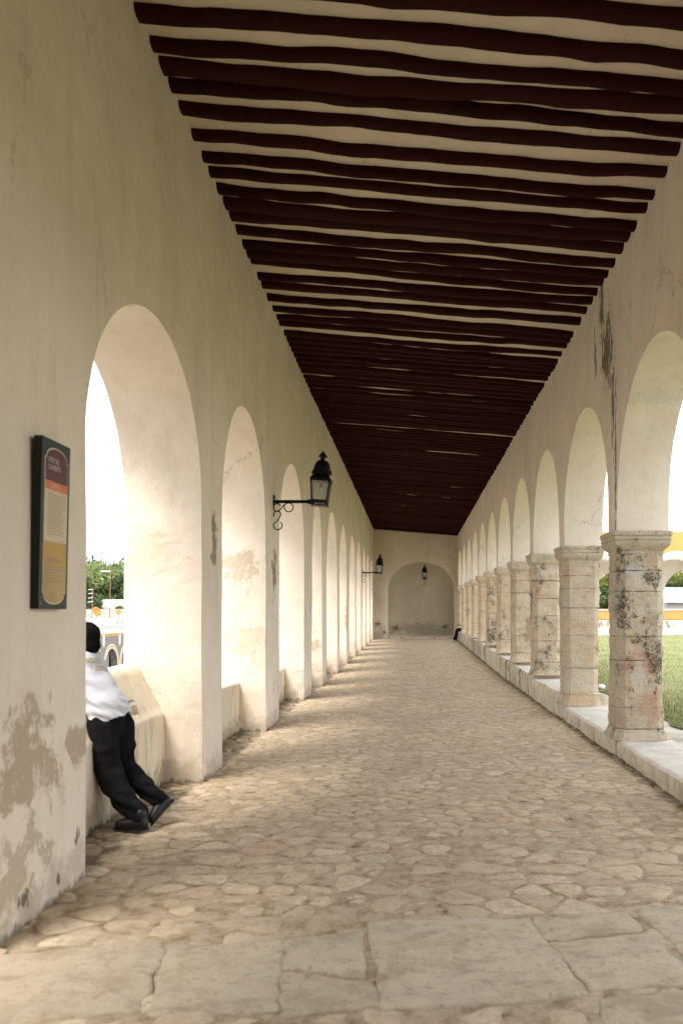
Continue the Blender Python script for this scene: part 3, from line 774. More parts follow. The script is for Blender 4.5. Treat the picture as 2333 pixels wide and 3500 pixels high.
# room behind the arch: back wall, sides, step
mb = MB(); N = 30; V = []; F = []
for j in range(N+1):
    for i in range(N+1): V.append(tuple(wob((-2.3+5.0*i/N, 48.85, .2+4.6*j/N), .012, .003)))
for j in range(N):
    for i in range(N): a = j*(N+1)+i; F.append((a, a+1, a+N+2, a+N+1))
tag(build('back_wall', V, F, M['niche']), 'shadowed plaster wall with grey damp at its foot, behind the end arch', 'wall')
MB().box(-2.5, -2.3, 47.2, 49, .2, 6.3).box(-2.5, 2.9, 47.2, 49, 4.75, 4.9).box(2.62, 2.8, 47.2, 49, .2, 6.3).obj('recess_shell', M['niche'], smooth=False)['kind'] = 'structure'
V = []; F = []; ny = 60
for i in range(ny+1):
    x = -1.32+3.6*i/ny
    for (yy, z) in ((46.02, .2), (46.0, .40), (46.05, .43), (48.9, .45)): V.append(tuple(wob((x, yy, z), .02, .01)))
for i in range(ny):
    for q in range(3): a = i*4+q; F.append((a, a+4, a+5, a+1))
tag(build('stone_step', V, F, M['kerb'], attrs={'mold': [.3]*len(V)}), 'worn stone step across the foot of the end arch', 'step')
# unseen wall added behind the camera to keep the corridor dark
MB().box(-2.9, 3.06, -8.3, -8.02, -.2, 6.3).obj('light_block_wall', M['parapet'], smooth=False)
tag(bpy.data.objects['light_block_wall'], 'added wall behind the camera that keeps the corridor dark', 'wall')

# ------------------------------------------------------------------ ceiling beams
ends = [50, 120, 168, 213, 262, 318, 370, 405, 448, 478, 507, 540, 572, 592, 612, 640, 662, 690, 716]
bys = [4.43*2000/(1408-e) for e in ends]
bys = [3.6, 4.0, 4.38, 4.75, 5.15, 5.5, 5.82, 6.15] + bys
y = bys[-1]
while y < YEND-.35:
    y += random.choice((.20, .24, .30, .35, .42, .50)); bys.append(y)
y = 3.6; pre = []
while y > -7.5: y -= random.uniform(.28, .44); 
ORDN = ['first', 'second', 'third', 'fourth', 'fifth', 'sixth', 'seventh', 'eighth', 'ninth', 'tenth', 'eleventh', 'twelfth', 'thirteenth', 'fourteenth', 'fifteenth', 'sixteenth'] + ['seventeenth', 'eighteenth', 'nineteenth', 'twentieth'] + [a + b for a in ('twenty-', 'thirty-') for b in ('first', 'second', 'third', 'fourth', 'fifth', 'sixth', 'seventh', 'eighth', 'ninth')][:9] + ['thirtieth']
def beam(yb, i, rnd):
    wd = rnd.uniform(.13, .198) if i > 3 else rnd.uniform(.17, .22)
    if i in (10, 17, 18): wd *= 1.12
    dp = wd*.5; nseg = 44; rings = []; skew = rnd.uniform(-.07, .09); ph = rnd.uniform(0, 60)
    bow = rnd.uniform(-.06, .06)
    for s in range(nseg+1):
        t = s/nseg; x = XL-.06 + (XR-XL+.12)*t
        dy = skew*(t-.3) + bow*math.sin(math.pi*t) + .055*mn.noise(Vector((x*.8, ph, 0))) + .03*mn.noise(Vector((x*2.6, ph, 4)))
        ww = wd*(1+.22*mn.noise(Vector((x*.9, ph, 8))) + .10*mn.noise(Vector((x*4.1, ph, 2))))
        drop = .068 + .022*mn.noise(Vector((x*.8, ph, 12))) + .008*mn.noise(Vector((x*3, ph, 3)))
        z0 = zc(x); ring = []
        for (u, v_) in ((-.5, .5), (-.52, -.25), (-.46, -.66), (-.30, -.92), (0, -1.0), (.30, -.92), (.46, -.66), (.52, -.25), (.5, .5)):
            ring.append((x, yb+dy+u*ww + .004*mn.noise(Vector((x*9, u*3, ph))), z0+v_*drop + .004*mn.noise(Vector((x*8, u*5, ph+2)))))
        rings.append(ring)
    o = MB().rings(rings).obj('ceiling_beam', M['beam'], loc=(XL, yb, zc(XL)), angle=60)
    return o
for i, yb in enumerate(bys):
    rnd = random.Random(900+i); o = beam(yb, i, rnd)
    k = i-7
    m = len(bys) - 1 - i
    if k < 0: lab = 'dark red ceiling beam overhead, %s one out of view beyond the top edge' % ORDN[-k-1]
    elif m < 12: lab = 'dark red ceiling beam, %s one counted back from the end wall' % ORDN[m]
    elif k < 30: lab = 'dark red wavy ceiling beam, %s from the top edge of the photo' % ORDN[k]
    else: lab = 'dark red ceiling beam packed close among the far rows of beams'
    tag(o, lab, 'beam', 'dark red beams across the ceiling')

# ================================================================== OBJECTS
def bez(pts, n=8):
    """Catmull-Rom through pts"""
    P = [Vector(p) for p in pts]; out = []
    for i in range(len(P)-1):
        a, b, c, d = P[max(i-1, 0)], P[i], P[i+1], P[min(i+2, len(P)-1)]
        for k in range(n):
            t = k/n; out.append(.5*((2*b)+(-a+c)*t+(2*a-5*b+4*c-d)*t*t+(-a+3*b-3*c+d)*t**3))
    out.append(P[-1]); return out

# ---- lanterns
def lantern(loc, rotz, label, tilt=0.):
    """arm runs along local +X from the wall at local origin (arm height)"""
    e = empty('wall_lantern', loc, label, 'lantern', 'iron lanterns on scrolled wall brackets')
    Mx = Matrix.Translation(Vector(loc)) @ Matrix.Rotation(rotz, 4, 'Z')
    def fin(mb, name, mat, parent=e, tl=True, **k):
        T = Mx
        if tl and tilt: T = Mx @ Matrix.Translation((.68, 0, -.02)) @ Matrix.Rotation(tilt, 4, 'Y') @ Matrix.Translation((-.68, 0, .02))
        mb.v = [tuple(T @ Vector(p)) for p in mb.v]; return mb.obj(name, mat, parent, **k)
    a = MB(); a.box(0, .55, -.022, .022, -.022, .022).box(.50, .60, -.03, .03, -.032, .030)
    for x in (.25, .29, .34): a.box(x, x+.006, -.026, .026, -.026, .026)
    arm = fin(a, 'bracket_arm', M['iron'], tl=False, smooth=False)
    fin(MB().box(-.015, .012, -.035, .035, -.05, .10).box(.0, .012, -.012, .012, -.12, .0), 'wall_plate', M['iron'], tl=False, smooth=False)
    def arc(cx, cz, r, a0, a1, n=22): return [(cx+r*math.cos(R(a0+(a1-a0)*i/n)), 0, cz+r*math.sin(R(a0+(a1-a0)*i/n))) for i in range(n+1)]
    sc1 = arc(.055, -.085, .055, 20, 290, 20) + bez([(.075, 0, -.138), (.115, 0, -.10), (.155, 0, -.045)], 6) + arc(.225, -.085, .065, 125, -210, 26)
    sc2 = arc(.055, -.19, .052, 215, -25, 20) + bez([(.10, 0, -.215), (.06, 0, -.275), (.02, 0, -.31)], 6) + arc(.065, -.35, .062, 150, 410, 26)
    for p in (sc1, sc2): fin(MB().tube(p, .008, 8), 'scroll', M['iron'], tl=False)
    wire = bez([(0, .01, .06), (.03, .02, .09), (.015, 0, .04), (.05, .01, .05), (.03, .015, .02)], 5)
    fin(MB().tube(wire, .0035, 6), 'cable', M['iron'], tl=False)
    cx = .68; g = MB(); zb = -.05; zt = .315; hb = .105; ht = .135
    g.box(cx-hb-.015, cx+hb+.015, -hb-.015, hb+.015, zb-.012, zb+.004)       # floor rim (open) - thin plate
    g.box(cx-hb-.01, cx+hb+.01, -hb-.01, hb+.01, zb+.035, zb+.052)
    for sx in (-1, 1):
        for sy in (-1, 1):
            g.tube([(cx+sx*hb, sy*hb, zb), (cx+sx*ht, sy*ht, zt)], .0125, 6)
            g.box(cx+sx*(hb+.006)-.014, cx+sx*(hb+.006)+.014, sy*(hb+.006)-.014, sy*(hb+.006)+.014, zb-.014, zb+.02)
    for s in (-1, 1):
        for (h0, z0, tk) in ((ht, zt-.01, .012), (hb, zb+.06, .01)):
            g.box(cx-h0-tk, cx+h0+tk, s*h0-tk, s*h0+tk, z0-tk, z0+tk); g.box(cx+s*h0-tk, cx+s*h0+tk, -h0-tk, h0+tk, z0-tk, z0+tk)
    g.tube([(cx-.17, 0, zt-.01), (cx+.17, 0, zt-.01)], .007, 6)
    g.tube([(cx, 0, zb-.04), (cx, 0, zb+.04)], .006, 6)
    fin(g, 'cage', M['iron'], smooth=False)
    def sq(h, z): return [(cx-h, -h, z), (cx+h, -h, z), (cx+h, h, z), (cx-h, h, z)]
    rf = MB().rings([sq(.150, zt), sq(.150, zt+.018), sq(.12, zt+.055), sq(.095, zt+.075)])
    # pierced crown of leaf points
    n = 8
    for k in range(n):
        a0 = 2*math.pi*(k-.5)/n; a1 = 2*math.pi*(k+.5)/n
        P = lambda a, r, z: (cx+r*math.cos(a), r*math.sin(a), z)
        am = (a0+a1)/2
        V_ = [P(a0, .105, zt+.06), P(a1, .105, zt+.06), P(a1, .128, zt+.115), P(am, .152, zt+.098), P(am, .142, zt+.150), P(a0, .128, zt+.115), P(am, .09, zt+.16)]
        rf.add(V_, [(0, 1, 2, 3, 5), (3, 2, 4), (3, 4, 5), (5, 4, 6), (4, 2, 6)])
    rf.lathe((cx, 0, zt), [(.10, .06), (.105, .12), (.112, .15), (.108, .20), (.09, .25), (.06, .285), (.032, .30), (.030, .34), (.036, .338), (.072, .344), (.050, .375), (.028, .405), (.010, .425), (.0, .43)], 16)
    for k in range(8):
        a0 = 2*math.pi*k/8; rf.tube([(cx+r*math.cos(a0), r*math.sin(a0), zt+z) for r, z in ((.110, .12), (.117, .155), (.112, .205), (.093, .255), (.06, .29))], .006, 5)
    fin(rf, 'roof_cap', M['iron'], angle=35)
    for s in (-1, 1):
        for ax in (0, 1):
            g = MB(); q = []
            for (h0, z0) in ((hb, zb+.07), (ht-.0035, zt-.02)):
                for d in (-.0015, .0015):
                    for t in (-1, 1): q.append((cx+t*(h0-.01), s*(h0+d), z0) if ax else (cx+s*(h0+d), t*(h0-.01), z0))
            g.add(q, [(0,1,3,2), (4,6,7,5), (0,4,5,1), (2,3,7,6), (0,2,6,4), (1,5,7,3)]); fin(g, 'glass_pane', M['glass'], smooth=False)
    b = MB().lathe((cx, 0, 0), [(0, zt-.02), (.022, zt-.02), (.024, zt-.10), (.018, zt-.105)], 12)
    fin(b, 'lamp_socket', M['iron'])
    hel = [(cx+.017*math.cos(t*.9), .017*math.sin(t*.9), zt-.11-.0026*t) for t in range(44)]
    fin(MB().tube(hel, .006, 6), 'bulb', M['bulb'])
lantern((XL, 12.85, 3.30), 0, 'large black iron lantern on a scrolled bracket, nearest on the left wall', R(4))
lantern((XL, 35.5, 3.32), 0, 'smaller-looking black lantern on the left wall just before the end wall', R(4))
lantern((.66, 48.82, 3.62), R(-90), 'black lantern seen front-on inside the arch of the end wall', 0)

# ---- text helper
def text_mesh(txt, size, xs=1.0):
    cu = bpy.data.curves.new('lettering', 'FONT'); cu.body = txt; cu.size = size; cu.resolution_u = 3
    o = bpy.data.objects.new('lettering', cu); COL.objects.link(o)
    dg = bpy.context.evaluated_depsgraph_get(); me = bpy.data.meshes.new_from_object(o.evaluated_get(dg))
    V = [(v.co.x*xs, v.co.y) for v in me.vertices]; F = [tuple(p.vertices) for p in me.polygons]
    bpy.data.objects.remove(o); bpy.data.curves.remove(cu); bpy.data.meshes.remove(me); return V, F

# ---- information panel on the near pier
sp_ = empty('information_panel', (-2.03, 4.86, 1.68), 'tall dark green framed information board on the wall nearest the camera', 'sign')
SY0, SY1, SZ0, SZ1 = 4.66, 5.04, 1.675, 2.605
def sx(z): return -2.000 + .022*(z-SZ0)/(SZ1-SZ0)        # leans out a little at the top
def slab_poly(poly, d0, d1, name, mat):
    """polygon in (u along +Y 0..1, v up 0..1); thickness from d0 to d1 out of the board"""
    n = len(poly); V = []
    for d in (d0, d1):
        for (u, v) in poly: z = SZ0+(SZ1-SZ0)*v; V.append((sx(z)+d, SY0+(SY1-SY0)*u, z))
    F = [tuple(range(n)), tuple(range(2*n-1, n-1, -1))] + [(i, (i+1) % n, n+(i+1) % n, n+i) for i in range(n)]
    return build(name, V, F, mat, sp_, smooth=False)
slab_poly([(0,0),(1,0),(1,1),(0,1)], -.045, 0, 'frame', M['sign_green'])
def ornate(m, v0=0., v1=1.):
    """panel outline: arched head and foot with notched shoulders, grown by m; cut between v0 and v1"""
    pts = []
    L_, R_ = .12-m, .90+m
    for t in range(13): a = math.pi*t/12; pts.append((.51-.33*math.cos(a)*(1+m*2), .905+.045*math.sin(a)+m*.35))
    top = [(L_, .885+m*.3), (L_+.05, .885+m*.3), (L_+.05, .905+m*.3)] + pts[1:-1] + [(R_-.05, .905+m*.3), (R_-.05, .885+m*.3), (R_, .885+m*.3)]
    bot = [(u, .985-v) for u, v in reversed(top)]
    return top + bot
def cut(poly, a, b):
    def hs(p, lim, s):
        out = []
        for i in range(len(p)):
            q, r = p[i], p[(i+1) % len(p)]; dq, dr = s*(q[1]-lim), s*(r[1]-lim)
            if dq <= 0: out.append(q)
            if (dq < 0 < dr) or (dr < 0 < dq): t = dq/(dq-dr); out.append((q[0]+(r[0]-q[0])*t, lim))
        return out
    return hs(hs(poly, b, 1), a, -1)
slab_poly(ornate(.022), 0, .002, 'gold_border', M['sign_gold'])
slab_poly(cut(ornate(0), .755, 1), .002, .004, 'title_panel', M['sign_maroon'])
slab_poly(cut(ornate(0), .705, .755), .002, .0045, 'name_band', M['sign_orange'])
slab_poly(cut(ornate(0), .40, .705), .002, .004, 'text_panel', M['sign_cream'])
slab_poly(cut(ornate(0), .26, .40), .002, .004, 'heading_panel', M['sign_ochre'])
slab_poly(cut(ornate(0), 0, .26), .002, .004, 'lower_panel', M['sign_olive'])
def sign_text(txt, u, v, size, mat, xs=.8):
    V, F = text_mesh(txt, size, xs)
    W = [(sx(SZ0+(SZ1-SZ0)*v+b)+.0056, SY0+(SY1-SY0)*u+a, SZ0+(SZ1-SZ0)*v+b) for a, b in V]
    return W, F
def sign_group(items, mat, name='lettering'):
    V = []; F = []
    for it in items:
        W, G = sign_text(*it); n = len(V); V += W; F += [tuple(i+n for i in g) for g in G]
    build(name, V, F, mat, sp_, smooth=False)
sign_group([('ATRIO DEL', .19, .865, .040, None, .72), ('CONVENTO', .19, .822, .040, None, .72), ('I Z A M A L', .26, .718, .036, None, .8)], M['sign_text'], 'title_lettering')
V = []; F = []
rl = random.Random(5)
def tline(v, u0, u1):
    z = SZ0+(SZ1-SZ0)*v; h = .0035; x = sx(z)+.0056; n = len(V)
    V.extend([(x, SY0+(SY1-SY0)*u0, z), (x, SY0+(SY1-SY0)*u1, z), (x, SY0+(SY1-SY0)*u1, z+h), (x, SY0+(SY1-SY0)*u0, z+h)]); F.append((n, n+1, n+2, n+3))
for k in range(16): tline(.675-.0155*k, .19, rl.uniform(.70, .85))
for k in range(9): tline(.30-.0105*k if k < 3 else .30-.017*k, .19, rl.uniform(.6, .84))
tline(.355, .40, .66); tline(.334, .22, .42)
build('text_lines', V, F, M['sign_dark_text'], sp_, smooth=False)
MB().lathe((-1.995, 4.672, 1.70), [(0, 0), (.004, .0), (.004, .006), (0, .006)], 8).obj('screw', M['alu'], sp_)

# ---- people
def loft(mb, pts, rad, side=(1, 0, 0), n=22, sub=6):
    P = bez(pts, sub); m = len(P); rs = []
    side = Vector(side)
    for i in range(m):
        t = i/(m-1)*(len(rad)-1); k = min(int(t), len(rad)-2); f = t-k; f = f*f*(3-2*f)
        a = rad[k]; b = rad[k+1]; a = a if isinstance(a, tuple) else (a, a); b = b if isinstance(b, tuple) else (b, b)
        rs.append((a[0]+(b[0]-a[0])*f, a[1]+(b[1]-a[1])*f))
    rings = []
    def ring(c, T, ra, rb):
        s = side - T*side.dot(T); s.normalize(); u = T.cross(s)
        return [tuple(c + s*ra*math.cos(2*math.pi*k/n) + u*rb*math.sin(2*math.pi*k/n)) for k in range(n)]
    T0 = (P[1]-P[0]).normalized(); T1 = (P[-1]-P[-2]).normalized()
    for q in (80, 60, 35): c = math.cos(R(q)); s_ = math.sin(R(q)); r0 = min(rs[0])*.9; rings.append(ring(P[0]-T0*r0*s_, T0, rs[0][0]*c, rs[0][1]*c))
    for i in range(m):
        T = (P[min(i+1, m-1)]-P[max(i-1, 0)]).normalized(); rings.append(ring(P[i], T, *rs[i]))
    for q in (35, 60, 80): c = math.cos(R(q)); s_ = math.sin(R(q)); r0 = min(rs[-1])*.9; rings.append(ring(P[-1]+T1*r0*s_, T1, rs[-1][0]*c, rs[-1][1]*c))
    mb.rings(rings); return mb
def ball(mb, c, r, rot=None, n=18):
    V = []; rings = []
    for j in range(1, n):
        th = math.pi*j/n; ring = []
        for k in range(n*2):
            p = Vector((r[0]*math.sin(th)*math.cos(math.pi*k/n), r[1]*math.sin(th)*math.sin(math.pi*k/n), r[2]*math.cos(th)))
            if rot: p = rot @ p
            ring.append(tuple(Vector(c)+p))
        rings.append(ring)
    return mb.rings(rings)
def fused(mb, name, mat, parent, voxel=.008, it=6, disp=None, keep=None):
    me = bpy.data.meshes.new('tmp'); me.from_pydata(mb.v, [], mb.f)
    bm = bmesh.new(); bm.from_mesh(me); bmesh.ops.recalc_face_normals(bm, faces=bm.faces)
    bm.to_mesh(me); bm.free()
    o = bpy.data.objects.new('tmp', me); COL.objects.link(o)
    r = o.modifiers.new('r', 'REMESH'); r.mode = 'VOXEL'; r.voxel_size = voxel
    s = o.modifiers.new('s', 'SMOOTH'); s.iterations = it; s.factor = .5
    m2 = bpy.data.meshes.new_from_object(o.evaluated_get(bpy.context.evaluated_depsgraph_get()))
    V = np.array([v.co for v in m2.vertices]); F = [tuple(p.vertices) for p in m2.polygons]
    if disp:
        N_ = [v.normal.copy() for v in m2.vertices]
        V = np.array([list(Vector(V[i]) + N_[i]*disp(Vector(V[i]))) for i in range(len(V))])
    if keep:
        F = [f for f in F if keep(V[list(f)].mean(0))]
        used = sorted({i for f in F for i in f}); ix = {q: k for k, q in enumerate(used)}
        V = V[used]; F = [tuple(ix[i] for i in f) for f in F]
    bpy.data.objects.remove(o); bpy.data.meshes.remove(me); bpy.data.meshes.remove(m2)
    return build(name, V, F, mat, parent)
def hand(mb, wrist, d, palm_n, curl=.5, s=1.):
    """palm and five separate fingers from the wrist along d; palm_n points out of the palm"""
    d = Vector(d).normalized(); pn = Vector(palm_n); pn = (pn - d*pn.dot(d)).normalized(); sd = d.cross(pn)
    w = Vector(wrist)
    loft(mb, [w, w+d*.045*s, w+d*.085*s], [(.026*s, .018*s), (.038*s, .016*s), (.040*s, .014*s)], side=sd, n=14, sub=3)
    for k, (off, ln, r) in enumerate(((-.030, .066, .0085), (-.010, .078, .009), (.011, .074, .009), (.031, .058, .008))):
        b = w+d*.085*s+sd*off*s; p = [b]; dd = d.copy()
        for j, f in enumerate((.45, .32, .25)):
            dd = (dd*math.cos(curl*(.5+.3*j)) + pn*math.sin(curl*(.5+.3*j))).normalized(); p.append(p[-1]+dd*ln*f*s)
        loft(mb, p, [r*s, r*s*.95, r*s*.8, r*s*.7], side=sd, n=10, sub=3)
    b = w+d*.03*s-sd*.034*s; t = (d*.7-sd*.7+pn*.35).normalized()
    loft(mb, [b, b+t*.03*s, b+t*.03*s+(t+d*.5).normalized()*.028*s], [.012*s, .010*s, .008*s], side=pn, n=10, sub=3)
def head(mb, c, F_, up=(0, 0, 1), s=1.):
    F_ = Vector(F_).normalized(); U = Vector(up); U = (U-F_*U.dot(F_)).normalized(); S_ = F_.cross(U)
    rot = Matrix((S_, F_, U)).transposed()
    L_ = lambda x, y, z: Vector(c) + (S_*x+F_*y+U*z)*s
    ball(mb, L_(0, -.008, .025), (.076*s, .094*s, .090*s), rot)
    ball(mb, L_(0, .022, -.035), (.056*s, .066*s, .078*s), rot)
    ball(mb, L_(0, .050, -.085), (.026*s, .026*s, .022*s), rot)
    loft(mb, [L_(0, .082, .015), L_(0, .102, -.018)], [.009*s, .013*s], side=S_, n=10)
    ball(mb, L_(0, .080, -.052), (.024*s, .012*s, .009*s), rot, 10)
    for t in (-1, 1):
        ball(mb, L_(t*.031, .074, .012), (.014*s, .011*s, .010*s), rot, 10)
        ball(mb, L_(t*.078, -.004, -.005), (.010*s, .018*s, .030*s), rot, 10)
    return L_, rot

pp = empty('person', (-2.2, 6.75, 0), 'person in white shirt and black trousers leaning on the low wall, ankles crossed', 'person')
Fd = Vector((-.95, .31, 0)).normalized(); Sd = Vector((.31, .95, 0)).normalized()     # facing, right-hand side
HP = Vector((-2.365, 6.78, .81)); CH = Vector((-2.53, 6.80, 1.17)); NK = Vector((-2.555, 6.81, 1.335)); HD = Vector((-2.555, 6.80, 1.452))
knL = Vector((-2.325, 6.66, .455)); anL = Vector((-2.045, 6.60, .085))
knR = Vector((-2.265, 6.86, .465)); anR = Vector((-1.965, 6.80, .17))
hpL = HP - Sd*.085 + Vector((0, 0, -.03)); hpR = HP + Sd*.09 + Vector((.03, 0, -.03))
shL = CH - Sd*.165 + Vector((-.01, 0, .09)); shR = CH + Sd*.150 + Vector((-.01, 0, .075))
elL = shL + Vector((-.16, .02, -.19)); elR = shR + Vector((-.15, .03, -.13))
wrL = elL + Vector((-.12, .20, .06)); wrR = elR + Vector((-.22, -.03, .03))
body = MB()
loft(body, [HP, (HP+CH)/2, CH, CH+Vector((-.01, 0, .10)), NK], [(.150, .105), (.125, .095), (.155, .10), (.13, .08), (.055, .055)], side=Sd)
loft(body, [NK+Vector((0, 0, -.05)), HD], [.052, .050], side=Sd)
headL, hrot = head(body, HD, (-.95, .28, -.12))
for hp, kn, an in ((hpL, knL, anL), (hpR, knR, anR)): loft(body, [hp, (hp+kn)/2, kn, (kn+an)/2, an], [.085, .075, .056, .05, .036], side=Sd)
for sh, el, wr in ((shL, elL, wrL), (shR, elR, wrR)): loft(body, [sh, (sh+el)/2, el, (el+wr)/2, wr], [.052, .045, .038, .036, .027], side=Sd)
hand(body, wrL, (-.5, .8, 0), (0, 0, -1), .5); hand(body, wrR, (-.95, -.1, -.1), (0, 0, -1), .45)
fused(body, 'body', M['skin'], pp, .0065, 4)
# shirt, loose, hanging over the trousers
sb = MB()
hemc = HP + Vector((.045, 0, -.11))
loft(sb, [hemc, HP+Vector((-.01, 0, .11)), (HP+CH)/2+Vector((.015, 0, .03)), CH, CH+Vector((-.01, 0, .12)), NK+Vector((0, 0, -.035)), NK+Vector((0, 0, -.015))],
     [(.185, .150), (.180, .138), (.172, .124), (.190, .125), (.165, .10), (.080, .068), (.056, .056)], side=Sd, n=34)
for sh, el in ((shL, elL), (shR, elR)): loft(sb, [sh-Vector((0, 0, .0)), sh*.45+el*.55], [.066, .064], side=Sd)
def wr_shirt(p):
    q = Vector((p.x*.8, p.y*.8, p.z*2.4+p.x*1.3)); a = .012*mn.noise(q*5) + .009*mn.noise(q*11)
    if p.z < 1.0: a += .007*math.sin((p.z*1.0+.55*(p.y-6.8)+.5*p.x)*75+4*mn.noise(p*5))*max(0, 1-abs(p.z-.88)/.14)
    return a
shirt = fused(sb, 'shirt', M['shirt'], pp, .009, 8, wr_shirt, lambda c: c[2] > .862+.495*(c[0]+2.237)+.008*math.sin(c[1]*40))
sm_ = shirt.modifiers.new('cloth_thickness', 'SOLIDIFY'); sm_.thickness = .004
# trousers
tb = MB()
loft(tb, [HP+Vector((-.005, 0, .07)), HP+Vector((0, 0, -.06))], [(.158, .118), (.165, .13)], side=Sd, n=30)
loft(tb, [hpL, (hpL+knL)/2+Vector((-.01, -.005, 0)), knL, (knL+anL)/2+Vector((-.025, 0, -.01)), anL+Vector((-.015, 0, .02))], [.120, .118, .104, .092, .074], side=Sd, n=26)
loft(tb, [hpR, (hpR+knR)/2, knR, (knR+anR)/2+Vector((-.015, 0, 0)), anR+Vector((-.02, 0, .035))], [.115, .104, .086, .080, .068], side=Sd, n=26)
def wr_tr(p): return .007*mn.noise(Vector((p.x*7, p.y*7, p.z*15))) + .006*mn.noise(p*22) + (.007*math.sin(p.z*70+p.x*30) if p.z < .32 else 0)
fused(tb, 'trousers', M['black_cloth'], pp, .009, 5, wr_tr)
def shoe(heel, toe, up, name='shoe'):
    heel, toe = Vector(heel), Vector(toe); d = (toe-heel); L_ = d.length; d.normalize(); up = Vector(up); up = (up-d*up.dot(d)).normalized(); s = d.cross(up)
    mb = MB(); n = 20
    loft(mb, [heel+d*.045+up*.048, heel+d*.10+up*.050, heel+d*.17+up*.042, heel+d*(L_-.045)+up*.036], [(.044, .052), (.048, .055), (.052, .044), (.046, .036)], side=s)
    loft(mb, [heel+d*.065+up*.06, heel+d*.06+up*.125], [(.042, .052), (.040, .046)], side=s)
    o = fused(mb, name, M['shoe'], pp, .006, 4)
    sole = MB(); out = []
    for k in range(28):
        a = 2*math.pi*k/28; t = .5-.5*math.cos(a); wd_ = .029+.010*math.sin(math.pi*min(1, t*1.05))+.006*t
        wv = wd_*(1 if math.sin(a) > 0 else -1)*abs(math.sin(a))**.45; out.append((t*L_, wv))
    sole.rings([[tuple(heel+d*u+s*v_+up*h) for u, v_ in out] for h in (0, .014)])
    sole.rings([[tuple(heel+d*min(u, .075)+s*v_+up*h) for u, v_ in out] for h in (-.006, .0)])
    build('sole', sole.v, sole.f, M['shoe'], o, angle=50)
shoe((-1.985, 6.56, .020), (-2.262, 6.60, .016), (0, 0, 1))
shoe((-1.875, 6.86, .185), (-2.005, 6.70, .012), (-.70, .1, .70))
# close black hair / cap, rear and crown of the head
cb_ = MB()
ball(cb_, headL(0, -.016, .026), (.098, .112, .108), hrot)
ball(cb_, headL(0, -.035, -.050), (.086, .080, .085), hrot)
def capd(p): return .004*mn.noise(p*22) + .003*mn.noise(p*45)
fused(cb_, 'black_cap', M['cap'], pp, .007, 4, capd)
# lettering on the shirt's back, laid on the cloth
dg = bpy.context.evaluated_depsgraph_get()
sv = [Vector(v.co)+ORG[shirt.name] for v in shirt.data.vertices]
bvh = BVHTree.FromPolygons(sv, [tuple(p.vertices) for p in shirt.data.polygons])
V = []; F = []
bn = (-Fd).normalized(); tr = Sd
for txt, dz, x0 in (('POLICÍA', 1.262, -.110), ('TURÍSTICA', 1.203, -.095)):
    tv, tf = text_mesh(txt, .058, .62); n = len(V); 
    for a, b in tv:
        o_ = Vector((CH.x, CH.y, dz)) + tr*(x0+a) + Vector((0, 0, b-.10*(x0+a))) + bn*.5
        h = bvh.ray_cast(o_, -bn)
        V.append(tuple((h[0] if h[0] else o_-bn*.38) + bn*.0035))
    F += [tuple(i+n for i in f) for f in tf]
build('shirt_lettering', V, F, M['gold_print'], shirt, smooth=False)
# small book tucked at the waist
bk = empty('booklet', (-2.28, 6.98, .85), 'small printed booklet sticking out beside the leaning person\'s waist', 'booklet')
def obox(mb, c, ax, ay, az, h):
    c = Vector(c); q = [c + ax*sx_*h[0]+ay*sy_*h[1]+az*sz_*h[2] for sz_ in (-1, 1) for sx_, sy_ in ((-1,-1),(1,-1),(1,1),(-1,1))]
    return mb.add(q, [(0,3,2,1),(4,5,6,7),(0,1,5,4),(1,2,6,5),(2,3,7,6),(3,0,4,7)])
az_ = Vector((-.28, .1, .95)).normalized(); ax_ = (Vector((1, .3, 0))-az_*Vector((1, .3, 0)).dot(az_)).normalized(); ay_ = az_.cross(ax_)
cc = Vector((-2.262, 7.0, .885))
obox(MB(), cc, ax_, ay_, az_, (.045, .004, .055)).obj('pages', M['paper'], bk, smooth=False)
obox(MB(), cc+ax_*.03-ay_*.006-az_*.02, ax_, ay_, az_, (.020, .0015, .040)).obj('cover', M['paper_brown'], bk, smooth=False)
obox(MB(), cc-ax_*.008-ay_*.006+az_*.058, ax_, ay_, az_, (.046, .003, .005)).obj('spine', M['paper_green'], bk, smooth=False)

# seated person at the far end
ps = empty('person', (2.3, 43.2, .25), 'tiny person in blue top and dark trousers sitting on the kerb at the far end', 'person')
zf = fz(43); sz = ktop[11]+.02
b = MB(); hip = Vector((2.52, 43.0, sz+.12)); ch = Vector((2.68, 43.0, sz+.46)); nk = Vector((2.69, 43.0, sz+.60)); hd = Vector((2.66, 43.0, sz+.74)); sd = Vector((0, 1, 0))
kn = [Vector((2.22, 43.0+q, sz+.10)) for q in (-.09, .09)]; an = [Vector((2.10+.04*q, 43.0+.09*q, zf+.09)) for q in (-1, 1)]
loft(b, [hip, (hip+ch)/2, ch, nk], [(.15, .11), (.13, .1), (.16, .1), (.055, .055)], side=sd)
loft(b, [nk-Vector((0, 0, .05)), hd], [.05, .05], side=sd); hL2, hr2 = head(b, hd, (-1, 0, -.25))
for i, q in enumerate((-.09, .09)): loft(b, [hip+Vector((0, q, -.02)), kn[i], an[i]], [.085, .055, .04], side=sd)
wr2 = []
for i, q in enumerate((-.19, .19)):
    s_ = ch+Vector((0, q, .08)); el = s_+Vector((-.12, 0, -.25)); wr = el+Vector((-.24, -q*.5, .06)); loft(b, [s_, el, wr], [.05, .04, .028], side=sd); hand(b, wr, (-1, -q, .15), (0, -q, .2), .9); wr2.append(wr)
fused(b, 'body', M['skin'], ps, .009, 3)
b = MB(); loft(b, [hip, (hip+ch)/2, ch, nk-Vector((0, 0, .04))], [(.17, .13), (.155, .12), (.18, .12), (.09, .08)], side=sd)
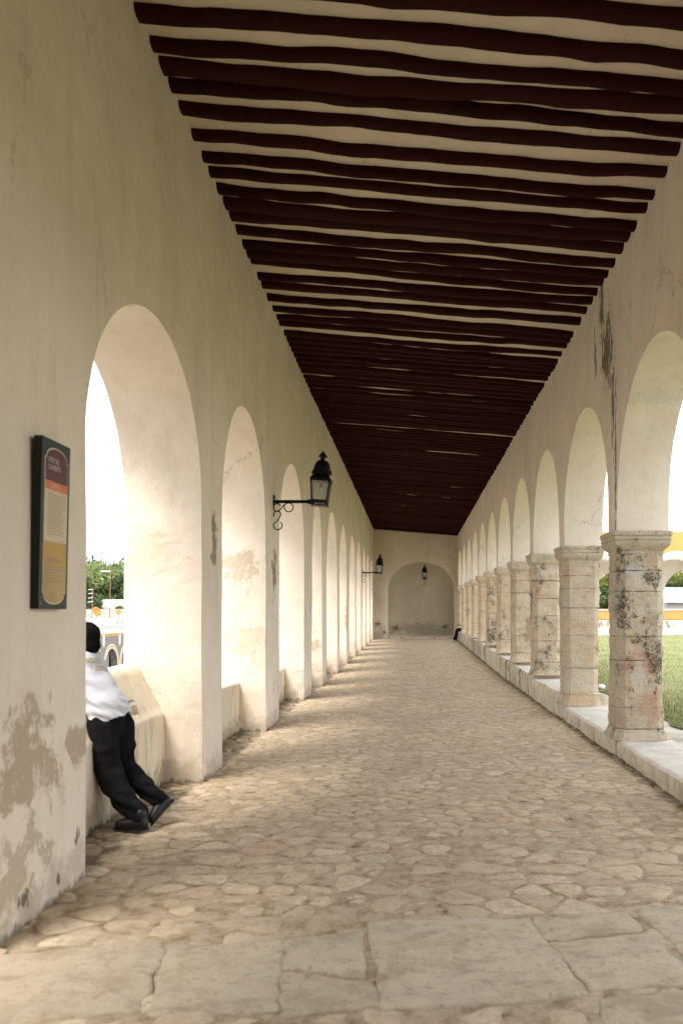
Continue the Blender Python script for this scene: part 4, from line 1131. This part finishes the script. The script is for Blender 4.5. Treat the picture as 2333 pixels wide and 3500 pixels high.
for q in (-.19, .19): s_ = ch+Vector((0, q, .07)); loft(b, [s_, s_+Vector((-.08, 0, -.16))], [.07, .062], side=sd)
fused(b, 'blue_top', M['blue'], ps, .012, 5)
b = MB()
for i, q in enumerate((-.09, .09)): loft(b, [hip+Vector((0, q, -.02)), kn[i], (kn[i]+an[i])/2, an[i]+Vector((0, 0, .02))], [.11, .085, .078, .065], side=sd)
fused(b, 'trousers', M['denim'], ps, .012, 4)
for i in range(2):
    b = MB(); loft(b, [an[i]+Vector((.03, 0, -.045)), an[i]+Vector((-.06, 0, -.05)), an[i]+Vector((-.17, 0, -.055))], [(.042, .045), (.045, .042), (.04, .03)], side=sd)
    fused(b, 'shoe', M['sneaker'], ps, .01, 2)
b = MB(); ball(b, hL2(0, -.02, .03), (.088, .10, .10), hr2); fused(b, 'hair', M['hair'], ps, .01, 2)
ph = MB(); obox(ph, (wr2[0]+wr2[1])/2+Vector((-.10, 0, .05)), Vector((0, 1, 0)), Vector((.3, 0, .95)).normalized(), Vector((.95, 0, -.3)).normalized(), (.038, .075, .005))
tag(ph.obj('mobile_phone', M['iron'], loc=tuple((wr2[0]+wr2[1])/2), smooth=False), 'small dark phone held by the person sitting at the far end', 'phone')

# ================================================================== OUTSIDE, RIGHT: far cloister across the lawn
FY = 66.0; PX = [5.6+5.75*k for k in range(8)]
zg = .56
fops = []; HW = .26
for k in range(7): fops.append((PX[k]+HW, PX[k+1]-HW, 3.25, 5.80, 3.45, 3.45))
sw = lambda p: (p[1], p[0], p[2])
fa = arcade_wall('far_cloister', FY, FY+.8, fops, PX[0]-6, PX[-1]+6, lambda x: 7.85, [zg]+[3.45]*6+[zg], M['far_yellow'],
    'yellow and white cloister arcade across the lawn', 'building', dens=.5, mapf=sw, w_a=.01, w_b=0)
# archivolts, slightly proud, white
for k in range(7):
    a, b_ = PX[k]+HW, PX[k+1]-HW; c = (a+b_)/2; h = (b_-a)/2; V = []; n = 36; Fc = []
    for i in range(n+1):
        t = math.pi*i/n; x0, z0 = c-h*math.cos(t), 3.25+2.55*math.sin(t)
        ho = h+.30; x1, z1 = c-ho*math.cos(t), 3.25+3.10*math.sin(t)
        x1 = max(PX[k]+.001, min(PX[k+1]-.001, x1))
        V += [(x0, FY-.03, z0), (x1, FY-.03, z1), (x0, FY+.83, z0-.02), (x1, FY+.0, z1)]
    for i in range(n): a_ = i*4; Fc += [(a_, a_+4, a_+5, a_+1), (a_, a_+2, a_+6, a_+4), (a_+1, a_+5, a_+7, a_+3)]
    build('archivolt', V, Fc, M['far_white'], fa)
for k in range(8):
    e = empty('cloister_pier', (PX[k], FY+.4, zg), 'pale square pier of the yellow cloister, %s from its left end' % ORDN[k], 'pier', 'piers of the far cloister')
    MB().rings([rrect(PX[k], FY+.4, h, .05, z) for h, z in ((.36, zg), (.36, zg+.25), (.29, zg+.3), (.27, 3.05))]).obj('shaft', M['far_white'], e, angle=40)
    MB().rings([rrect(PX[k], FY+.4, h, .03, z) for h, z in ((.29, 3.05), (.30, 3.12), (.38, 3.25), (.38, 3.44), (.34, 3.46))]).obj('capital', M['far_white'], e, angle=40)
for k in range(7):
    V = []; F = []
    o = MB(); a, b_ = PX[k]+.3, PX[k+1]-.3; n = 20
    sec = [(FY+.12, zg-.1), (FY+.10, zg+.5), (FY+.14, zg+.56), (FY+.62, zg+.56), (FY+.66, zg-.1)]
    for i in range(n+1):
        for (yy, z) in sec: V.append(tuple(wob((a+(b_-a)*i/n, yy, z), .03, .02)))
    for i in range(n):
        for q in range(4): F.append((i*5+q, (i+1)*5+q, (i+1)*5+q+1, i*5+q+1))
    build('parapet', V, F, M['kerb'], fa, attrs={'mold': [.6]*len(V)})
bops = [(PX[k]+2.85+.75, PX[k+1]+2.85-.75, 3.2, 5.25, 1.2, 1.2) for k in range(-1, 7) if k >= 0]
bops = [(14.85+5.6*k-.0, 14.85+4.1+5.6*k, 3.2, 5.25, 1.15, 1.15) for k in range(-1, 4)]
arcade_wall('cloister_back_wall', 71, 71.8, bops, 0, 46, lambda x: 7.3, [.5]*6, M['far_white'], 'inner arcaded wall of the cloister seen through its front arches', 'wall', dens=.5, mapf=sw, w_a=.01, w_b=0)
for k in range(5): MB().box(14.85+5.6*(k-1)-.02, 14.85+4.12+5.6*(k-1), 71.15, 71.65, .4, 1.16).obj('parapet', M['far_yellow'], bpy.data.objects['cloister_back_wall'], smooth=False)
MB().box(-1, 52, 66.02, 71.9, 7.3, 7.7).obj('cloister_roof', M['far_white'], smooth=False)['kind'] = 'structure'
# shed with a pale tin roof
sh_ = empty('shed', (32, 92, .1), 'grey plank shed with a pale blue tin roof behind the far cloister', 'building')
MB().box(26.3, 41, 90.3, 98, -4.4, 2.85).obj('plank_wall', M['plank'], sh_, smooth=False)
V = []; F = []
for i in range(121):
    x = 26.0+15.5*i/120; d = .05*(i % 2)
    V += [(x, 89.9, 2.75+d), (x, 94.2, 4.45+d), (x, 98.4, 2.75+d)]
for i in range(120): a = i*3; F += [(a, a+3, a+4, a+1), (a+1, a+4, a+5, a+2)]
build('tin_roof', V, F, M['tin'], sh_, smooth=False)
MB().box(5, 60, 80, 80.4, -.2, 1.95).obj('boundary_wall', M['far_yellow'], smooth=False)
tag(bpy.data.objects['boundary_wall'], 'long low yellow wall behind the far cloister', 'wall')
MB().box(4.9, 60.1, 79.95, 80.45, 1.95, 2.05).obj('wall_coping', M['white_line'], bpy.data.objects['boundary_wall'], smooth=False)

# ---- trees
def tree(x, y, zbase, ztop, rx, mat, label, group=None, clumps=70, leaf=.22, n=9000, seed=1, shape=1., zlow=None, up=0.):
    rn = np.random.RandomState(seed)
    e = empty('tree', (x, y, zbase), label, 'tree', group)
    zl = zlow if zlow is not None else zbase + (ztop-zbase)*.25
    rz = (ztop-zl)/2; cz = (ztop+zl)/2
    C = []
    while len(C) < clumps:
        p = rn.uniform(-1, 1, 3); r = np.linalg.norm(p)
        if r > 1 or r < .25: continue
        p = p*(.70+.22*rn.rand()); C.append((x+p[0]*rx, y+p[1]*rx, cz+p[2]*rz*shape))
    C = np.array(C); cr = rx*(.20+.14*rn.rand(clumps)); ci = rn.randint(0, clumps, n)
    d = rn.normal(size=(n, 3)); d /= np.linalg.norm(d, axis=1)[:, None]; rad = rn.rand(n)**.45
    P = C[ci] + d*(rad*cr[ci])[:, None]*np.array([1, 1, .75])
    a = rn.normal(size=(n, 3)); a[:, 2] += up; a /= np.linalg.norm(a, axis=1)[:, None]
    b = np.cross(a, rn.normal(size=(n, 3))); b /= np.linalg.norm(b, axis=1)[:, None]
    s = leaf*(.5+rn.rand(n))[:, None]
    V = np.stack([P-a*s, P+b*s*.45, P+a*s, P-b*s*.45], 1).reshape(-1, 3)
    F = [(4*i, 4*i+1, 4*i+2, 4*i+3) for i in range(n)]
    shade = np.clip(rn.rand(clumps)[ci]*.6 + .25*rn.rand(n) + .1, 0, 1)
    build('crown', V, F, mat, e, smooth=False, fattr={'rnd': shade})
    mb = MB(); rr = random.Random(seed)
    mb.tube(bez([(x, y, zbase-.1), (x+rr.uniform(-.2, .2), y, zbase+(zl-zbase)*.6), (x+rr.uniform(-.3, .3), y, cz)], 5), [.30-.018*i for i in range(11)], 9)
    for k in range(9):
        c = C[rr.randrange(clumps)]; z0 = zl+(cz-zl)*rr.uniform(-.1, .7)
        mb.tube(bez([(x, y, z0), ((x+c[0])/2, (y+c[1])/2, (z0+c[2])/2+.2), tuple(c)], 4), [.12-.011*i for i in range(9)], 6)
    mb.obj('trunk', M['bark'], e)
tree(-40.6, 117, -4.5, 10.2, 7.6, M['leaf_blue'], 'tall blue-green tree with spiky top, highest behind the white buildings', 'trees beyond the street', 60, .42, 9000, 3, up=2.2)
tree(-37.4, 108, -4.5, 8.8, 6.4, M['leaf_mid'], 'broad light green tree in front of the spiky one, seen through the first left arch', 'trees beyond the street', 80, .20, 24000, 4)
tree(-35.6, 93, -4.5, 5.9, 2.5, M['leaf_dark'], 'dark tree beside the near pier edge, left of the white house', 'trees beyond the street', 45, .20, 9000, 5)
tree(-33.6, 104, -4.5, 7.2, 4.0, M['leaf_dark'], 'dark green tree right of the tall mast, behind the white house', 'trees beyond the street', 45, .20, 9000, 6)
tree(-30.5, 93, -4.5, 3.3, 1.6, M['leaf_mid'], 'low leafy tree at the right side of the small white house', 'trees beyond the street', 30, .16, 6000, 8)
tree(20.8, 86, .1, 6.4, 3.3, M['leaf_yellow'], 'tree with yellowish crown behind the far cloister, between the two near columns', 'trees behind the cloister', 45, .17, 10000, 9, zlow=3.0)
tree(19.5, 83.5, .1, 4.4, 2.4, M['leaf_dark'], 'low dark tree under the yellowish one behind the far cloister', 'trees behind the cloister', 40, .15, 9000, 10, zlow=.8)
tree(22.2, 83.5, .1, 3.6, 1.9, M['leaf_yellow'], 'yellow-green bush-like tree low behind the far cloister', 'trees behind the cloister', 30, .13, 7000, 11, zlow=.6)
tree(31.8, 106, .1, 7.4, 3.8, M['leaf_yellow'], 'yellow-green tree rising behind the tin roof at the right edge', 'trees behind the cloister', 45, .18, 9000, 12, zlow=3)
tree(37.5, 108, .1, 8.0, 4.2, M['leaf_mid'], 'green tree behind the tin roof, farthest right', 'trees behind the cloister', 45, .2, 8000, 13, zlow=3)
tree(15.0, 86, .1, 5.0, 2.6, M['leaf_dark'], 'dark tree behind the far cloister pier, in the narrow gap', 'trees behind the cloister', 40, .16, 8000, 14, zlow=.8)

# ---- outside, left: street front
FX = -25.0
ub = empty('arcaded_building', (-30, 75, -4.5), 'white topped arcaded building with ochre trim and grey rubble walls across the street', 'building')
MB().box(-43, FX-2.6, 54, 100, -4.5, .95).obj('inner_wall', M['far_white'], ub, smooth=False)
MB().box(-43, FX-.0, 54, 100, .95, 1.15).obj('flat_roof', M['far_white'], ub, smooth=False)
BAY = 3.84; y0_ = 72.4-BAY/2-4*BAY
aops = [(y0_+BAY*k+.42, y0_+BAY*(k+1)-.42, -2.75, -1.27, -4.5, -4.5) for k in range(10)]
# street arcade: outer skin of rubble
ar = arcade_wall('front_wall', FX, FX-.55, aops, y0_-2, y0_+BAY*10+2, lambda x: -.02, [-4.5]*11, M['far_stone'], None, None, dens=.6, w_a=.0, w_b=.0)
ar.parent = ub; ar.location = -ORG[ub.name]
MB().box(FX-.5, FX+.06, y0_-2, y0_+BAY*10+2, -.02, 1.19).obj('white_frieze', M['far_white'], ub, smooth=False)
mb = MB()
mb.box(FX+.06, FX+.14, y0_-2, y0_+BAY*10+2, .60, .68).box(FX+.06, FX+.11, y0_-2, y0_+BAY*10+2, -.02, .05)
k = y0_
while k < y0_+BAY*10: mb.box(FX+.06, FX+.10, k, k+.16, .28, .50); k += .42
mb.obj('cornice', M['white_line'], ub, smooth=False)
mb = MB(); k = 73.5
for t in range(9): mb.box(FX+.06, FX+.064, k, k+(.12 if t % 3 else .2), .74, 1.02+.1*(t % 2)); k += .42
mb.obj('weather_marks', M['far_stone'], ub, smooth=False)
for k in range(10):
    a, b_ = y0_+BAY*k+.42, y0_+BAY*(k+1)-.42; c = (a+b_)/2; h = (b_-a)/2; n = 30
    for (r0, r1, dx, mt, nm) in ((0, .13, .035, 'far_white', 'arch_band'), (.13, .30, .030, 'ochre', 'arch_trim'), (.30, .37, .033, 'far_white', 'arch_edge')):
        V = []; F = []
        for i in range(n+1):
            t = math.pi*i/n
            for r_ in (r0, r1): V += [(FX+dx, c-(h+r_)*math.cos(t), -2.75+(1.48+r_)*math.sin(t)), (FX-.001, c-(h+r_)*math.cos(t), -2.75+(1.48+r_)*math.sin(t))]
        for i in range(n): q = 4*i; F += [(q, q+4, q+6, q+2), (q, q+1, q+5, q+4), (q+2, q+6, q+7, q+3)]
        build(nm, V, F, M[mt], ub)
    # ochre line under the frieze, and the white pendant between bays
    MB().box(FX, FX+.03, a-.15, b_+.15, -.22, -.04).obj('ochre_line', M['ochre'], ub, smooth=False)
    p = a-.42
    MB().add([(FX+d, p+u, z) for d in (0, .06) for u, z in ((-.20, -.02), (.20, -.02), (.20, -.95), (0, -1.18), (-.20, -.95))], [(0,1,2,3,4), (9,8,7,6,5)]+[(i, (i+1) % 5, 5+(i+1) % 5, 5+i) for i in range(5)]).obj('pendant', M['far_white'], ub, smooth=False)
    MB().add([(FX+d, p+u, z) for d in (0, .068) for u, z in ((-.15, -.90), (.15, -.90), (0, -1.12))], [(0,1,2), (5,4,3), (0,1,4,3), (1,2,5,4), (2,0,3,5)]).obj('pendant_tip', M['ochre'], ub, smooth=False)
    MB().box(FX-2.61, FX-2.585, a+.7, b_-.9, -4.5, -1.9).obj('dark_doorway_panel', M['dark'], ub, smooth=False)  # flat near-black panel, shade inside the door opening put into its colour
wh = empty('white_house', (-33, 96, -4.5), 'small white gabled house half hidden by trees above the flat roof', 'building')
MB().box(-35.6, -31.2, 94, 99, -4.5, 2.35).obj('wall', M['far_white'], wh, smooth=False)
MB().add([(-35.9, 93.8, 2.3), (-30.9, 93.8, 2.3), (-30.9, 99.2, 2.3), (-35.9, 99.2, 2.3), (-34.3, 93.8, 3.15), (-30.9, 93.8, 3.15), (-30.9, 99.2, 3.15), (-34.3, 99.2, 3.15)], [(0,3,2,1), (4,5,6,7), (0,1,5,4), (1,2,6,5), (2,3,7,6), (3,0,4,7)]).obj('roof', M['white_line'], wh, smooth=False)
MB().box(-42, -28.5, 101.5, 102, -4.5, 2.12).obj('rubble_wall', M['far_stone'], smooth=False)
V=bpy.data.objects['rubble_wall']; bpy.data.objects.remove(V)
tag(MB().box(-42, -28.5, 91.0, 91.6, -4.5, 2.12).obj('rubble_wall', M['far_stone'], smooth=False), 'grey rubble wall behind the white flat roof', 'wall')
def dish(c, d, label):
    e = empty('satellite_dish', (c[0], c[1], 1.17), label, 'satellite dish', 'rusty dishes on the flat roof')
    ax = Vector(d[1]).normalized(); u = ax.cross(Vector((0, 0, 1))).normalized(); v = u.cross(ax); r = d[0]; rings = []
    for f in (.05, .3, .55, .8, 1.): rings.append([tuple(Vector(c)+ax*(.22*r*f*f)+(u*math.cos(a)+v*math.sin(a))*r*f) for a in [2*math.pi*k/26 for k in range(26)]])
    rings += [[tuple(Vector(p)-ax*.015) for p in q] for q in reversed(rings)]
    MB().rings(rings).obj('bowl', M['dish'], e)
    MB().tube([tuple(Vector(c)-ax*.02), (c[0]+.05, c[1]-.1, 1.4), (c[0]+.1, c[1]-.1, 1.15)], .022, 8).obj('mount', M['mast'], e)
    MB().tube([tuple(Vector(c)-v*r*.95+ax*.2*r), tuple(Vector(c)+ax*r*.9)], .012, 6).obj('feed_arm', M['mast'], e)
dish((-27.2, 75, 1.80), (.42, (.80, -.50, .42)), 'larger rusty orange dish on the flat roof, near its left edge')
dish((-27.0, 80, 1.78), (.24, (.3, -.85, .4)), 'smaller orange dish on the flat roof, nearer the bright jamb')
def mast(x, y, zt, arms, label):
    e = empty('antenna_mast', (x, y, 1.15), label, 'antenna', 'aerial masts on the flat roof')
    MB().tube([(x-.1, y, 1.1), (x, y, zt)], .035, 8).obj('pole', M['mast'], e)
    for (z, l0, l1, dz) in arms: MB().tube([(x-l0, y, z-dz), (x+l1, y, z+dz)], .022, 6).obj('element', M['alu'], e)
    return e
mast(-28.6, 78, 3.85, [(3.80, .42, .06, .03), (3.45, .38, .05, .03), (3.05, .42, .05, .03), (2.70, .45, .05, .03)], 'shorter aerial with four crossbars, on the left of the flat roof')
mast(-27.7, 80, 5.60, [(5.55, .95, .05, .0), (5.50, .95, .05, .0)], 'tall thin aerial with one long crossbar pointing left')

# ---- small things on the paving
lf = MB().add([(3.40, 14.80, .20), (3.46, 14.72, .235), (3.55, 14.80, .205), (3.50, 14.90, .215), (3.47, 14.82, .202)], [(0, 1, 4), (1, 2, 4), (2, 3, 4), (3, 0, 4)])
lf.v += [(a, b, c-.006) for a, b, c in lf.v]; lf.f += [(9, 6, 5), (9, 7, 6), (9, 8, 7), (9, 5, 8)]
tag(lf.obj('fallen_leaf', M['leaf_orange'], loc=(3.47, 14.8, .2), smooth=False), 'bright orange scrap on the paving at the edge of the lawn', 'litter')
b = MB(); ball(b, (3.66, 16.8, .235), (.07, .05, .045), None, 8); b.v = [tuple(Vector(p)+mn.noise_vector(Vector(p)*18)*.035) for p in b.v]
tag(b.obj('crumpled_paper', M['paper'], loc=(3.66, 16.8, .19)), 'crumpled white paper lying on the grass edge', 'litter')

# ---- grass blades near the paving
rg = np.random.RandomState(2); n = 110000
t = rg.rand(n); yy = 9.0 + 50*t**1.9; xx = 3.50 + rg.rand(n)**1.3*(2.0+.30*yy)
edge = np.array([mn.noise(Vector((3, a*1.1, 0)))*.16+.5*.16*mn.noise(Vector((5, a*4.1, 0))) for a in yy])
xx = xx + np.where(xx < 3.7, edge, 0)
h = (.025+.05*rg.rand(n))*(1+.6*(rg.rand(n) > .96)); wv = .004+.004*rg.rand(n); a = rg.rand(n)*math.pi; lx = (rg.rand(n)-.5)*.05; ly = (rg.rand(n)-.5)*.05
z0 = LAWN_Z-.012
V = np.empty((n, 3, 3)); V[:, 0] = np.stack([xx-np.cos(a)*wv, yy-np.sin(a)*wv, np.full(n, z0)], 1); V[:, 1] = np.stack([xx+np.cos(a)*wv, yy+np.sin(a)*wv, np.full(n, z0)], 1)
V[:, 2] = np.stack([xx+lx, yy+ly, z0+.012+h], 1)
tag(build('grass', V.reshape(-1, 3), [(3*i, 3*i+1, 3*i+2) for i in range(n)], M['blade'], smooth=False, fattr={'rnd': rg.rand(n)}), kind='stuff')
